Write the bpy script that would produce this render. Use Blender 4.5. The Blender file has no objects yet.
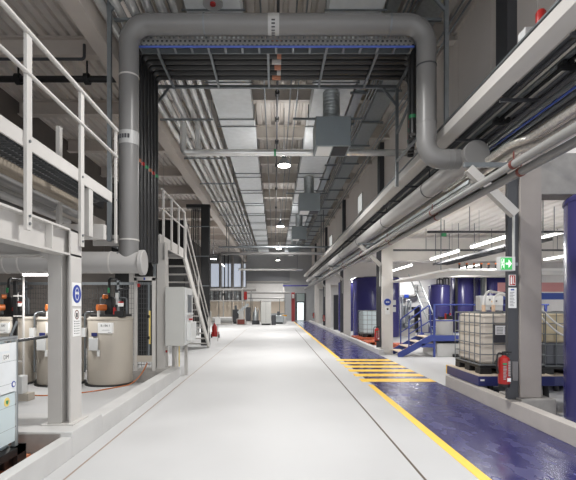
import bpy, bmesh, math, random
from mathutils import Vector, Matrix
random.seed(7)
C = bpy.context.scene.collection
PI = math.pi
F, VX, VY, H = 440.0, 275.0, 306.0, 1.6          # focal length (px), vanishing point, eye height
ORD = ['first', 'second', 'third', 'fourth', 'fifth', 'sixth', 'seventh', 'eighth', 'ninth', 'tenth', 'eleventh', 'twelfth',
       'thirteenth', 'fourteenth', 'fifteenth', 'sixteenth', 'seventeenth', 'eighteenth', 'nineteenth', 'twentieth']

# ------------------------------------------------------------------ materials
def lin(c):
    return tuple(((v / 255) / 12.92 if v / 255 <= .04045 else ((v / 255 + .055) / 1.055) ** 2.4) for v in c) + (1,)
M = {}
def mat(name, rgb, rough=.5, metal=0, var=0, scale=4, bump=0, emit=0, alpha=1, rvar=0, trans=0, coat=0, stretch=None):
    m = bpy.data.materials.new(name); m.use_nodes = True
    nt = m.node_tree; b = nt.nodes['Principled BSDF']
    c = lin(rgb)
    b.inputs['Base Color'].default_value = c
    b.inputs['Roughness'].default_value = rough
    b.inputs['Metallic'].default_value = metal
    if coat: b.inputs['Coat Weight'].default_value = coat
    if trans: b.inputs['Transmission Weight'].default_value = trans
    if alpha < 1: b.inputs['Alpha'].default_value = alpha
    if emit:
        b.inputs['Emission Color'].default_value = c
        b.inputs['Emission Strength'].default_value = emit
    if var or bump or rvar:
        tc = nt.nodes.new('ShaderNodeTexCoord'); mp = nt.nodes.new('ShaderNodeMapping')
        n = nt.nodes.new('ShaderNodeTexNoise'); n.inputs['Scale'].default_value = scale; n.inputs['Detail'].default_value = 6
        if stretch: mp.inputs['Scale'].default_value = stretch
        nt.links.new(tc.outputs['Object'], mp.inputs['Vector']); nt.links.new(mp.outputs['Vector'], n.inputs['Vector'])
        if var:
            r = nt.nodes.new('ShaderNodeValToRGB'); e = r.color_ramp.elements
            e[0].position = .3; e[1].position = .7
            e[0].color = tuple(v * (1 - var) for v in c[:3]) + (1,); e[1].color = tuple(min(1, v * (1 + var)) for v in c[:3]) + (1,)
            nt.links.new(n.outputs['Fac'], r.inputs['Fac']); nt.links.new(r.outputs['Color'], b.inputs['Base Color'])
        if rvar:
            k = nt.nodes.new('ShaderNodeMapRange'); k.inputs['From Min'].default_value = .3; k.inputs['From Max'].default_value = .7
            k.inputs['To Min'].default_value = max(.02, rough - rvar); k.inputs['To Max'].default_value = min(1, rough + rvar)
            nt.links.new(n.outputs['Fac'], k.inputs['Value']); nt.links.new(k.outputs['Result'], b.inputs['Roughness'])
        if bump:
            bp = nt.nodes.new('ShaderNodeBump'); bp.inputs['Strength'].default_value = bump; bp.inputs['Distance'].default_value = .02
            nt.links.new(n.outputs['Fac'], bp.inputs['Height']); nt.links.new(bp.outputs['Normal'], b.inputs['Normal'])
    M[name] = m
    return m
mat('epoxy_floor', (190, 190, 190), .55, var=.05, scale=.8, rvar=.1)
m_ = mat('blue_epoxy', (60, 60, 112), .24, var=.18, scale=5, rvar=.12, bump=.12, stretch=(1, .5, 1))
e_ = [n for n in m_.node_tree.nodes if n.type == 'VALTORGB'][0].color_ramp.elements
e_[0].position = .42; e_[1].position = .8; e_[0].color = lin((44, 43, 94)); e_[1].color = lin((78, 78, 122))
mat('yellow_paint', (252, 206, 82), .45, var=.04)
mat('groove', (96, 84, 74), .8)
mat('groove_light', (158, 142, 130), .8)
mat('kerb_grey', (190, 184, 177), .65, var=.06, scale=3, bump=.15)
mat('kerb', (196, 195, 193), .6, var=.05, scale=3, bump=.15)
mat('bare_concrete', (150, 147, 143), .8, var=.12, scale=6, bump=.2)
mat('column_concrete_shaded', (154, 147, 142), .75, var=.06, scale=3, bump=.12)  # darker than the other columns: the nearest column's shade put into its colour
mat('white_column', (224, 220, 215), .6, var=.03)
mat('steel_white', (197, 194, 190), .45, var=.02)
mat('steel_grey', (184, 181, 177), .5, var=.03)
mat('roof_deck', (204, 198, 192), .6, var=.05)
mat('roof_beam', (200, 193, 185), .6, var=.04)
mat('warm_beam', (206, 197, 189), .55, var=.03)
mat('bay_deck', (212, 205, 199), .65, var=.05)
mat('light_deck', (236, 232, 228), .55, var=.06, scale=1)
mat('wall_panel', (222, 214, 208), .6, var=.03, scale=1)
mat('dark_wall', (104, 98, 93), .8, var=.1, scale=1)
mat('white_wall', (225, 224, 222), .6, var=.03)
mat('shutter', (142, 145, 150), .5)
mat('grey_wall', (168, 170, 172), .6, var=.03)
mat('pvc_grey', (122, 121, 120), .34, var=.03, scale=2)
mat('mid_grey', (146, 145, 143), .35)
mat('duct_grey', (176, 174, 172), .4, var=.03, scale=2)
mat('zinc', (190, 196, 198), .38, metal=.85, var=.12, scale=14, rvar=.1)
mat('duct_zinc', (230, 234, 236), .5, metal=.1, var=.06, scale=5, rvar=.08)
mat('strut', (128, 133, 136), .42, metal=.7, var=.08, scale=10)
mat('silver_wrap', (236, 236, 234), .2, metal=.55, var=.05, scale=9)
mat('foil', (226, 222, 216), .3, metal=.75, var=.2, scale=24, bump=.8)
mat('black_pipe', (34, 34, 35), .35)
mat('black_plastic', (26, 26, 27), .5, var=.1)
mat('dark_steel', (66, 67, 71), .45, var=.04)
mat('blue_tank', (60, 58, 114), .26, var=.05, scale=1.2)
mat('blue_steel', (62, 76, 148), .4, var=.04)
mat('navy_steel', (45, 50, 104), .4, var=.04)
mat('blue_cable', (72, 96, 178), .5)
mat('sign_blue', (38, 66, 158), .4)
mat('sign_white', (238, 238, 236), .5)
mat('sign_green', (48, 168, 78), .4, emit=.55)
mat('sign_lit', (240, 242, 238), .4, emit=.5)
mat('sign_red', (178, 44, 38), .4)
mat('sign_black', (30, 30, 30), .5)
mat('text_grey', (120, 118, 118), .6)
mat('red_paint', (164, 34, 31), .32)
mat('box_grey', (138, 147, 151), .4, var=.03)
mat('band_grey', (176, 176, 175), .4)
mat('trunk_beige', (150, 140, 126), .6, var=.08)
mat('dull_red', (140, 52, 54), .5)
mat('rust_red', (112, 54, 46), .55, var=.1)
mat('orange_pump', (196, 106, 46), .45, var=.08)
mat('orange_pallet', (178, 86, 54), .6, var=.08)
mat('tank_beige', (182, 174, 162), .48, var=.04, scale=1.5)
mat('ibc_white', (232, 222, 208), .5, var=.03, scale=1)
mat('ibc_clear', (198, 212, 215), .4, var=.04, scale=1)
mat('ibc_beige', (206, 190, 156), .5, var=.04)
mat('ibc_liquid', (98, 100, 106), .5, var=.04)
mat('cage_zinc', (132, 136, 138), .45, metal=.5, var=.06)
mat('cab_grey', (186, 186, 182), .45, var=.015)
mat('cab_white', (212, 213, 212), .4)
mat('glass_dark', (70, 76, 82), .15)
mat('wood_slat', (214, 142, 106), .7, var=.2, scale=18, stretch=(6, .6, 1))
mat('wood_tread', (206, 190, 170), .7, var=.1, scale=10)
mat('beige_panel', (236, 222, 204), .6, var=.03)
mat('mesh_dark', (86, 88, 90), .5, metal=.3)
mat('hose_white', (232, 230, 226), .4)
mat('skin_connector', (226, 196, 168), .5)
mat('cable_orange', (186, 110, 62), .6)
mat('lamp_glow', (255, 250, 240), .5, emit=22)
mat('tube_glow', (255, 252, 247), .5, emit=7)
mat('window_glow', (204, 212, 226), .4, emit=.62)
mat('door_glow', (232, 242, 242), .3, emit=.95)
mat('glass_pale', (150, 162, 160), .2)
mat('pink_strip', (222, 160, 160), .6)
mat('sticker_yellow', (232, 206, 120), .5)
mat('green', (52, 140, 90), .5)
mat('copper', (176, 112, 82), .45)
mat('yellow_cap', (240, 180, 30), .5)

# ------------------------------------------------------------------ mesh builder
class MB:
    def __init__(s): s.bm = bmesh.new()
    def box(s, x0, x1, y0, y1, z0, z1, rot=None, piv=None):
        vs = [s.bm.verts.new((x, y, z)) for x in (x0, x1) for y in (y0, y1) for z in (z0, z1)]
        for f in ((0, 1, 3, 2), (4, 6, 7, 5), (0, 4, 5, 1), (2, 3, 7, 6), (0, 2, 6, 4), (1, 5, 7, 3)):
            s.bm.faces.new([vs[i] for i in f])
        if rot:
            bmesh.ops.rotate(s.bm, verts=vs, cent=piv or ((x0 + x1) / 2, (y0 + y1) / 2, (z0 + z1) / 2), matrix=rot)
        return s
    def bar(s, p0, p1, w, h=None, up=(0, 0, 1)):
        h = h or w; p0, p1 = Vector(p0), Vector(p1); d = (p1 - p0).normalized(); u = Vector(up)
        if abs(d.dot(u)) > .95: u = Vector((1, 0, 0))
        a = d.cross(u).normalized(); b = a.cross(d).normalized()
        r = [[s.bm.verts.new(p + a * sx * w / 2 + b * sy * h / 2) for sx, sy in ((-1, -1), (1, -1), (1, 1), (-1, 1))] for p in (p0, p1)]
        for i in range(4): s.bm.faces.new((r[0][i], r[0][(i + 1) % 4], r[1][(i + 1) % 4], r[1][i]))
        s.bm.faces.new(r[0][::-1]); s.bm.faces.new(r[1]); return s
    def tube(s, pts, r, n=12, bend=0, caps=True, arc=6):
        pts = [Vector(p) for p in pts]; path = [pts[0]]
        for i in range(1, len(pts) - 1):
            if bend <= 0: path.append(pts[i]); continue
            a, b, c = pts[i - 1], pts[i], pts[i + 1]
            u = (a - b).normalized(); v = (c - b).normalized()
            k = min(bend, (a - b).length * .49, (c - b).length * .49)
            if u.dot(v) < -.999: path.append(b); continue
            p0, p1 = b + u * k, b + v * k
            ang = PI - u.angle(v); R = k / math.tan(ang / 2); o = b + (u + v).normalized() * math.hypot(k, R)
            for t in range(arc + 1):
                w = t / arc
                q = (p0 - o) * math.sin((1 - w) * ang) / math.sin(ang) + (p1 - o) * math.sin(w * ang) / math.sin(ang)
                path.append(o + q)
        path.append(pts[-1]); rings = []; nrm = None
        for i, p in enumerate(path):
            if i == 0: t = path[1] - p
            elif i == len(path) - 1: t = p - path[i - 1]
            else: t = (path[i + 1] - p).normalized() + (p - path[i - 1]).normalized()
            t.normalize()
            if nrm is None: nrm = t.orthogonal().normalized()
            else:
                nrm = nrm - t * nrm.dot(t)
                nrm = nrm.normalized() if nrm.length > 1e-6 else t.orthogonal().normalized()
            bi = t.cross(nrm)
            rings.append([s.bm.verts.new(p + (nrm * math.cos(2 * PI * k / n) + bi * math.sin(2 * PI * k / n)) * r) for k in range(n)])
        for A, B in zip(rings, rings[1:]):
            for k in range(n): s.bm.faces.new((A[k], A[(k + 1) % n], B[(k + 1) % n], B[k]))
        if caps: s.bm.faces.new(rings[0][::-1]); s.bm.faces.new(rings[-1])
        return s
    def cyl(s, p0, p1, r, n=16): return s.tube([p0, p1], r, n)
    def lathe(s, x, y, prof, n=32):
        rings = [[s.bm.verts.new((x + max(r, 1e-4) * math.cos(2 * PI * k / n), y + max(r, 1e-4) * math.sin(2 * PI * k / n), z)) for k in range(n)] for r, z in prof]
        for A, B in zip(rings, rings[1:]):
            for k in range(n): s.bm.faces.new((A[k], A[(k + 1) % n], B[(k + 1) % n], B[k]))
        s.bm.faces.new(rings[0][::-1]); s.bm.faces.new(rings[-1]); return s
    def prism(s, poly, a0, a1, axis='y'):
        f = {'y': lambda u, v, a: (u, a, v), 'x': lambda u, v, a: (a, u, v), 'z': lambda u, v, a: (u, v, a)}[axis]
        r = [[s.bm.verts.new(f(u, v, a)) for u, v in poly] for a in (a0, a1)]; n = len(poly)
        for i in range(n): s.bm.faces.new((r[0][i], r[0][(i + 1) % n], r[1][(i + 1) % n], r[1][i]))
        s.bm.faces.new(r[0][::-1]); s.bm.faces.new(r[1]); return s
    def ibeam(s, cx, z0, z1, w, t, a0, a1, axis='y'):
        a, b = w / 2, t / 2
        return s.prism([(cx - a, z0), (cx + a, z0), (cx + a, z0 + t), (cx + b, z0 + t), (cx + b, z1 - t), (cx + a, z1 - t), (cx + a, z1), (cx - a, z1), (cx - a, z1 - t), (cx - b, z1 - t), (cx - b, z0 + t), (cx - a, z0 + t)], a0, a1, axis)
    def build(s, name, m, parent=None, label=None, bevel=0):
        bm = s.bm; bmesh.ops.recalc_face_normals(bm, faces=bm.faces)
        me = bpy.data.meshes.new(name)
        o = bpy.data.objects.new(name, me); C.objects.link(o)
        if parent is None:
            xs = [v.co for v in bm.verts]
            lo = [min(v[i] for v in xs) for i in range(3)]; hi = [max(v[i] for v in xs) for i in range(3)]
            org = Vector(((lo[0] + hi[0]) / 2, (lo[1] + hi[1]) / 2, lo[2])); o.location = org
        else:
            o.parent = parent; r = parent
            while r.parent: r = r.parent
            org = r.location.copy()
        bmesh.ops.translate(bm, verts=bm.verts, vec=-org)
        bm.to_mesh(me); bm.free()
        for p in me.polygons: p.use_smooth = True
        me.set_sharp_from_angle(angle=math.radians(35))
        me.materials.append(M[m])
        if label: o['label'] = label
        if bevel:
            k = o.modifiers.new('bevel', 'BEVEL'); k.width = bevel; k.segments = 2; k.limit_method = 'ANGLE'
        return o

def thing(name, label, cat, loc, group=None):
    o = bpy.data.objects.new(name, None); C.objects.link(o); o.location = loc; o.empty_display_size = .1
    o['label'] = label; o['category'] = cat
    if group: o['group'] = group
    return o
def tag(o, label, cat, group=None, kind=None):
    o['label'] = label; o['category'] = cat
    if group: o['group'] = group
    if kind: o['kind'] = kind
    return o
def struct(o): o['kind'] = 'structure'; return o
def dup(root, loc, label=None, group=None):
    r = root.copy(); C.objects.link(r); r.location = loc
    if label: r['label'] = label
    if group: r['group'] = group
    for ch in list(root.children):
        c = ch.copy(); C.objects.link(c); c.parent = r
        for g in list(ch.children):
            d = g.copy(); C.objects.link(d); d.parent = c
    return r
def text(body, size, loc, rot, m, parent, name='lettering', align='CENTER'):
    cu = bpy.data.curves.new('t', 'FONT'); cu.body = body; cu.size = size; cu.align_x = align; cu.align_y = 'CENTER'; cu.extrude = .0008
    t = bpy.data.objects.new('t', cu); C.objects.link(t)
    me = bpy.data.meshes.new_from_object(t.evaluated_get(bpy.context.evaluated_depsgraph_get()))
    C.objects.unlink(t); bpy.data.objects.remove(t)
    me.transform(Matrix.Translation(loc) @ rot.to_matrix().to_4x4() if hasattr(rot, 'to_matrix') else Matrix.Translation(loc))
    r = parent
    while r.parent: r = r.parent
    me.transform(Matrix.Translation(-r.location))
    me.materials.clear(); me.materials.append(M[m])
    o = bpy.data.objects.new(name, me); C.objects.link(o); o.parent = parent
    return o
from mathutils import Euler
FRONT = Euler((PI / 2, 0, 0))                      # lettering facing the camera (-Y)
AISLE_L = Euler((PI / 2, 0, PI / 2))               # on the left side, facing +X
AISLE_R = Euler((PI / 2, 0, -PI / 2))              # on the right side, facing -X

# ------------------------------------------------------------------ the setting
YE = 48.0                                          # end wall
struct(MB().box(-7.2, 14, -6, YE + 2, -.2, 0).build('floor', 'epoxy_floor'))
g = MB().box(-1.952, -1.934, 1, 30, .0, .003); struct(g.build('trim_1', 'groove_light'))
g = MB().box(1.372, 1.395, 1, 30, .0, .003); struct(g.build('trim_2', 'groove'))
struct(MB().box(1.99, 3.4, -2, 46, 0, .002).build('trim_3', 'blue_epoxy'))        # blue walkway coating
g = MB().box(1.883, 1.992, -2, 8.95, 0, .004).box(1.883, 1.992, 13.5, 44, 0, .004); struct(g.build('trim_4', 'yellow_paint'))
for k, y in enumerate((9.47, 10.18, 10.89, 11.6, 12.3, 13.0)):
    sk = .12 + .02 * k
    o = MB().prism([(1.86 - sk * .2, y - .19), (3.4, y - .19), (3.4, y + .19), (1.86 - sk * .2, y + .19)], 0, .005, 'z').build('crossing_stripe', 'yellow_paint')
    tag(o, f'yellow crossing stripe across the blue walkway, {ORD[k]} from the near end', 'floor stripe', 'yellow stripes of the floor crossing')

# kerbs (fixed to the floor)
struct(MB().box(-2.26, -2.14, -2, 4.64, 0, .22).build('trim_5', 'kerb', bevel=.006))
struct(MB().box(-2.36, -2.14, 5.45, 9.95, 0, .23).build('trim_6', 'kerb', bevel=.006))
struct(MB().box(-3.15, -2.14, 4.64, 5.45, 0, .27).build('trim_7', 'kerb', bevel=.006))
struct(MB().box(-3.0, -2.36, 9.2, 9.95, 0, .23).build('trim_8', 'bare_concrete', bevel=.006))
struct(MB().box(3.4, 3.56, -1, 8.78, 0, .22).build('trim_9', 'kerb_grey', bevel=.006))
struct(MB().box(3.4, 3.56, 14.4, 44, 0, .17).build('trim_10', 'kerb', bevel=.006))
struct(MB().box(3.56, 4.06, 6.35, 7.0, 0, .25).build('trim_11', 'bare_concrete', bevel=.01))
struct(MB().box(3.56, 5.0, 8.68, 8.78, 0, .2).build('trim_12', 'kerb'))

def deck(x0, x1, y0, y1, z, per, dep, name, m):
    mb = MB(); n = int((x1 - x0) / per); prof = []
    for i in range(n):
        a = x0 + i * per
        prof += [(a, z), (a + per * .52, z), (a + per * .62, z + dep), (a + per * .9, z + dep)]
    prof += [(x1, z)]
    lo = [[mb.bm.verts.new((x, y, q)) for x, q in prof] for y in (y0, y1)]
    for i in range(len(prof) - 1): mb.bm.faces.new((lo[0][i], lo[0][i + 1], lo[1][i + 1], lo[1][i]))
    mb.box(x0, x1, y0, y1, z + dep + .01, z + dep + .15)
    return struct(mb.build(name, m))
deck(-3.3, 4.2, -2, YE, 7.9, .3, .12, 'ceiling', 'roof_deck')
deck(-7.1, -3.3, -2, YE, 7.25, .22, .07, 'ceiling_left_bay', 'bay_deck')
deck(4.0, 13.5, 7.0, YE, 3.95, .3, .04, 'ceiling_right_bay', 'light_deck')
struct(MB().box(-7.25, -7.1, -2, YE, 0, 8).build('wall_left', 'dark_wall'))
struct(MB().box(13.5, 13.7, 4, YE, 0, 4.1).build('wall_right', 'white_wall'))
w = MB()
y = -2.0
while y < YE: w.box(4.0, 4.1, y + .008, min(y + 1.45, YE) - .008, 4.15, 7.75); y += 1.45
w.box(4.05, 4.15, -2, YE, 3.95, 7.9)
struct(w.build('wall_clerestory', 'wall_panel', bevel=.004))
struct(MB().box(3.93, 4.16, -2, YE, 7.6, 7.9).build('trim_13', 'warm_beam'))
struct(MB().box(4.0, 4.2, 7.0, YE, 3.95, 4.16).build('trim_14', 'warm_beam'))
struct(MB().box(-7.2, 14, YE, YE + .3, 0, 9).build('wall_end', 'grey_wall'))
struct(MB().box(5.9, 13.5, 27, 27.15, 0, 3.95).build('wall_partition', 'white_wall'))

# roof cross beams
for k in range(14):
    yb = 7.0 + 2.8 * k
    o = MB().ibeam(yb, 7.45, 7.9, .2, .03, -3.1, 4.0, 'x').build('roof_beam', 'roof_beam')
    tag(o, f'grey steel beam across the high roof, {ORD[k]} from the near end', 'roof beam', 'cross beams under the high roof')
for k in range(12):
    yb = 3.6 + 2.85 * k
    o = MB().ibeam(yb, 6.85, 7.25, .22, .03, -7.05, -3.42, 'x').build('roof_beam', 'warm_beam')
    tag(o, f'beige beam under the lower roof behind the mezzanine, {ORD[k]} from the near end', 'roof beam', 'cross beams over the mezzanine bay')
o = MB().box(-3.42, -3.1, -1, YE, 6.42, 7.3).build('roof_girder', 'warm_beam', bevel=.01)
tag(o, 'long beige roof girder running above the mezzanine beside silver pipes', 'girder')
for k, yb in enumerate((7.46, 16.3, 25.0, 33.7, 42.4)):
    o = MB().box(3.84, 4.0, yb - .19, yb + .19, 5.25, 7.6).build('wall_post', 'dark_steel')
    tag(o, f'dark steel post on the upper panel wall, {ORD[k]} from the near end', 'post', 'dark posts on the upper wall')
f = struct(MB().box(3.96, 4.0, 20.0, 21.0, 5.95, 6.8).build('window_1', 'steel_white'))
MB().box(3.95, 3.965, 20.06, 20.94, 6.0, 6.75).build('pane', 'sign_lit', f)
f = struct(MB().box(3.96, 4.0, 30.5, 32.0, 5.6, 6.6).build('window_2', 'steel_white'))
MB().box(3.95, 3.965, 30.6, 31.9, 5.65, 6.55).build('pane', 'sign_lit', f)

# ------------------------------------------------------------------ ducts and pipes under the high roof
def rect_duct(x0, x1, z0, z1, y0, y1, label):
    t = thing('air_duct', label, 'duct', ((x0 + x1) / 2, y0, z0), 'galvanised ducts under the high roof')
    MB().box(x0, x1, y0, y1, z0, z1).build('casing', 'duct_zinc', t)
    y = y0
    while y < y1:
        MB().box(x0 - .03, x1 + .03, y - .02, y + .02, z0 - .03, z1 + .03).build('flange', 'strut', t)
        MB().bar((x0 - .08, y + .5, z0 - .02), (x1 + .08, y + .5, z0 - .02), .025).tube([(x0 - .05, y + .5, z0 - .03), (x0 - .05, y + .5, 7.9)], .006, 6).tube([(x1 + .05, y + .5, z0 - .03), (x1 + .05, y + .5, 7.9)], .006, 6).build('hanger', 'strut', t)
        y += 2.6
    return t
rect_duct(-1.62, -.62, 7.0, 7.38, 4.9, 44, 'wide galvanised air duct running under the roof beside silver pipes')
rect_duct(.98, 1.96, 7.0, 7.38, 4.9, 44, 'wide galvanised air duct carrying the hanging air outlet boxes')
for k, yb in enumerate((11.1, 18.4, 26.0, 33.8)):
    if k == 0:
        t0 = thing('air_outlet', 'largest and nearest hanging grey air outlet box under the duct', 'air outlet', (1.42, yb, 5.5), 'air outlet boxes under the duct')
        MB().box(.99, 1.85, yb - .4, yb + .4, 5.5, 6.22).build('casing', 'box_grey', t0, bevel=.012)
        c = MB()
        for i in range(9): c.lathe(1.42, yb, [(.2, 6.22 + i * .085), (.215, 6.24 + i * .085), (.215, 6.29 + i * .085), (.2, 6.305 + i * .085)], 24)
        c.build('collar', 'zinc', t0)
        MB().box(1.04, 1.40, yb - .34, yb + .3, 5.485, 5.5).build('grille', 'sign_white', t0)
        MB().box(1.43, 1.8, yb - .34, yb + .3, 5.485, 5.5).build('grille', 'black_plastic', t0, label='dark open grille')
        MB().bar((.45, yb - .05, 6.3), (2.2, yb - .05, 6.3), .045).build('bracket', 'strut', t0)
    else:
        dup(t0, (1.42, yb, 5.5), f'hanging grey air outlet box under the duct, {ORD[k]} from the near end')
sil = [(-2.97, 6.76, .09), (-2.72, 6.76, .08), (-2.46, 6.76, .09), (-2.2, 6.78, .08), (-1.98, 6.8, .08), (-1.77, 6.8, .06)]
for k, (x, z, r) in enumerate(sil):
    o = MB().tube([(x, 3, z), (x, 44, z)], r, 12).build('insulated_pipe', 'silver_wrap')
    tag(o, f'silver wrapped pipe under the roof, {ORD[k]} in from the beige girder', 'pipe', 'silver pipes beside the girder')
for k in range(12):
    yb = 5.6 + 3.1 * k
    o = MB().bar((-3.08, yb, 6.6), (-1.66, yb, 6.6), .045).tube([(-1.7, yb, 6.6), (-1.7, yb, 7.9)], .008, 6).tube([(-2.52, yb, 6.6), (-2.52, yb, 7.9)], .008, 6).build('pipe_bracket', 'strut')
    tag(o, f'grey hanger bar carrying the silver pipes, {ORD[k]} from the near end', 'bracket', 'hanger bars for the silver pipes')
o = MB().tube([(-2.5, 12, 6.62), (-2.5, 12, 5.78), (3.95, 12, 5.78)], .09, 14, bend=.12).tube([(-2.15, 12.2, 6.7), (-2.15, 12.2, 5.78), (-1.8, 12.05, 5.78)], .07, 12, bend=.1).build('insulated_pipe', 'silver_wrap')
tag(o, 'silver wrapped pipe crossing above the aisle behind the nearest air outlet box', 'pipe')
MB().cyl((-.03, 12, 5.78), (.03, 12, 5.78), .096).build('marker_band', 'green', o)
t = thing('sprinkler_pipe', 'thin dark pipe with couplings along the roof centre', 'pipe', (.06, 6, 7.2))
MB().tube([(.06, 6, 7.2), (.06, 44, 7.2)], .028, 10).build('pipe', 'dark_steel', t)
for y in (11.6, 13.2, 15.0, 17.5, 21, 25): MB().tube([(.06, y - .1, 7.2), (.06, y + .1, 7.2)], .06, 10).tube([(.06, y, 7.2), (.06, y, 7.9)], .01, 6).build('coupling', 'black_plastic', t)
for k, x in enumerate((-.28, .42, .62)):
    o = MB().tube([(x, 6, 7.35 + .03 * k), (x, 44, 7.35 + .03 * k)], .018, 8).build('conduit', 'strut')
    tag(o, f'thin grey conduit along the roof centre, {ORD[k]} from the pipe side', 'conduit', 'thin conduits at the roof centre')
def cable_tray(x0, x1, z, y0, y1, label, m='zinc'):
    t = thing('cable_tray', label, 'cable tray', ((x0 + x1) / 2, y0, z))
    MB().prism([(x0, z + .1), (x0, z), (x1, z), (x1, z + .1), (x1 - .01, z + .1), (x1 - .01, z + .01), (x0 + .01, z + .01), (x0 + .01, z + .1)], y0, y1).build('channel', m, t)
    y = y0 + .4; i = 0
    while y < y1:
        MB().bar((x0 - .12, y, z - .025), (x1 + .12, y, z - .025), .05).tube([(x0 - .08, y, z), (x0 - .08, y, 7.9)], .008, 6).tube([(x1 + .08, y, z), (x1 + .08, y, 7.9)], .008, 6).build('cross_bar', 'strut', t); y += 1.9; i += 1
    return t
cable_tray(2.62, 3.08, 7.05, 5, 42, 'wide galvanised cable tray high beside the upper panel wall')
cable_tray(2.02, 2.24, 7.0, 5, 42, 'narrow galvanised cable tray beside the duct with air outlet boxes')
for k, x in enumerate((2.34, 2.42, 2.5, 3.3, 3.42)):
    o = MB().tube([(x, 5, 6.95), (x, 42, 6.95)], .02, 8).build('conduit', 'strut')
    tag(o, f'thin conduit by the high cable trays, {ORD[k]} out from the air duct', 'conduit', 'thin conduits by the cable trays')

for k, x in enumerate((-2.86, -2.59, -2.33, -2.09, -1.87)):  # dark tubes added to put shade into the gaps between the silver pipes
    o = MB().tube([(x, 5, 7.0), (x, 44, 7.0)], .05, 8).build('conduit', 'dark_steel')
    tag(o, f'dark tube added as shade between the silver pipes under the roof, {ORD[k]} in from the beige girder', 'pipe', 'dark tubes added as shade between the silver pipes')
t = thing('ceiling_speaker', 'round silver ceiling speaker with red centre above the large grey pipe', 'speaker', (-1.06, 7.5, 6.74))
MB().lathe(-1.06, 7.5, [(.1, 6.76), (.17, 6.74), (.17, 6.78), (.1, 6.9)], 24).build('ring', 'band_grey', t)
MB().lathe(-1.06, 7.5, [(.05, 6.73), (.05, 6.77)], 16).build('centre', 'red_paint', t)
MB().tube([(-1.06, 7.5, 6.88), (-1.06, 7.5, 7.02)], .03, 8).build('stem', 'strut', t)
# high bay lamps
def lamp(y, label, x=.29, z=7.12, power=400, top=7.9):
    t = thing('high_bay_lamp', label, 'lamp', (x, y, z), 'high bay lamps')
    MB().lathe(x, y, [(.2, z + .02), (.22, z + .06), (.13, z + .2), (.07, z + .24), (.07, z + .34)], 24).build('housing', 'strut', t)
    MB().lathe(x, y, [(.05, z), (.19, z), (.195, z + .02), (.05, z + .021)], 24).build('diffuser', 'lamp_glow', t)
    MB().tube([(x, y, z + .3), (x, y, top)], .012, 6).build('suspension', 'strut', t)
    L = bpy.data.lights.new('high_bay_light', 'AREA'); L.shape = 'DISK'; L.size = .8; L.energy = power; L.color = (1, .985, .965); L.spread = math.radians(150)
    lo = bpy.data.objects.new('high_bay_light', L); C.objects.link(lo); lo.location = (x, y, z - .03)
    U = bpy.data.lights.new('added_ceiling_fill', 'AREA'); U.shape = 'DISK'; U.size = .5; U.energy = power * CEILING_FILL; U.color = (1, .985, .965)  # upward light added at each lamp to brighten ducts and roof deck
    lo = bpy.data.objects.new('added_ceiling_fill', U); C.objects.link(lo); lo.location = (x, y, z + .36); lo.rotation_euler = (PI, 0, 0)
LAMP_W = 330
CEILING_FILL = .06  # share of lamp power given to the added ceiling fill
for y, z, lb in ((5.3, 6.2, 'high bay lamp hanging nearest, in front of the large grey pipe'), (14.0, 6.05, 'glowing high bay lamp hanging between the first and second air outlet boxes'), (24.0, 5.92, 'glowing high bay lamp midway down the aisle'),
                 (34.0, 6.0, 'glowing high bay lamp before the far crossing silver pipe'), (43.5, 6.1, 'glowing high bay lamp closest to the end wall'), (-3.5, 6.2, 'high bay lamp hanging behind the viewer')):
    lamp(y, lb, z=z, power=LAMP_W * ((.7 if y > 0 else .9) if y < 10 else 1.0))
lamp(30.0, 'high bay lamp hanging low over the mezzanine bay, close to the end windows', x=-4.2, z=4.8, power=230, top=7.25)
def tube_light(x0, y0, x1, y1, z, label, hang=3.95, power=35, g=None):
    t = thing('tube_light', label, 'tube light', ((x0 + x1) / 2, (y0 + y1) / 2, z), g)
    MB().bar((x0, y0, z + .05), (x1, y1, z + .05), .1, .05).build('housing', 'cab_white', t)
    MB().tube([(x0, y0, z), (x1, y1, z)], .034, 10).build('diffuser', 'tube_glow', t)
    MB().tube([(x0 * .8 + x1 * .2, y0 * .8 + y1 * .2, z + .07), (x0 * .8 + x1 * .2, y0 * .8 + y1 * .2, hang)], .004, 6).tube([(x0 * .2 + x1 * .8, y0 * .2 + y1 * .8, z + .07), (x0 * .2 + x1 * .8, y0 * .2 + y1 * .8, hang)], .004, 6).build('suspension', 'strut', t)
    L = bpy.data.lights.new('tube_area', 'AREA'); L.shape = 'RECTANGLE'; L.size = .1; L.size_y = math.hypot(x1 - x0, y1 - y0); L.energy = power * 1.1; L.color = (1, .985, .965)
    lo = bpy.data.objects.new('tube_area', L); C.objects.link(lo); lo.location = ((x0 + x1) / 2, (y0 + y1) / 2, z - .06)
    lo.rotation_euler = (0, 0, -math.atan2(x1 - x0, y1 - y0))
G = 'tube lights under the right bay ceiling'
tube_light(5.0, 9.1, 5.0, 11.2, 3.1, 'lit tube light nearest the exit sign', g=G)
tube_light(5.0, 12.0, 5.0, 14.1, 3.1, 'lit tube light above the blue stair platform', g=G)
tube_light(5.0, 16.1, 5.0, 18.7, 3.1, 'lit tube light beside the second concrete column', power=60, g=G)
tube_light(8.7, 12, 8.7, 14.2, 3.1, 'lit tube light above the beige container behind the nearest concrete column', g=G)
tube_light(9.4, 20.3, 9.4, 22.2, 3.5, 'lit tube light above the tall blue tanks', power=110, g=G)
tube_light(7.4, 10.6, 7.4, 12.6, 3.5, 'tube light above the white caged container', g=G)
tube_light(5.2, 27.6, 5.2, 30, 3.4, 'tube light far down the right bay', power=60, g=G)
tube_light(6.6, 25.6, 8.6, 25.6, 3.6, 'lit tube light before the white partition wall', power=110, g=G)
G = 'tube lights over the beige tanks'
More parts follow.
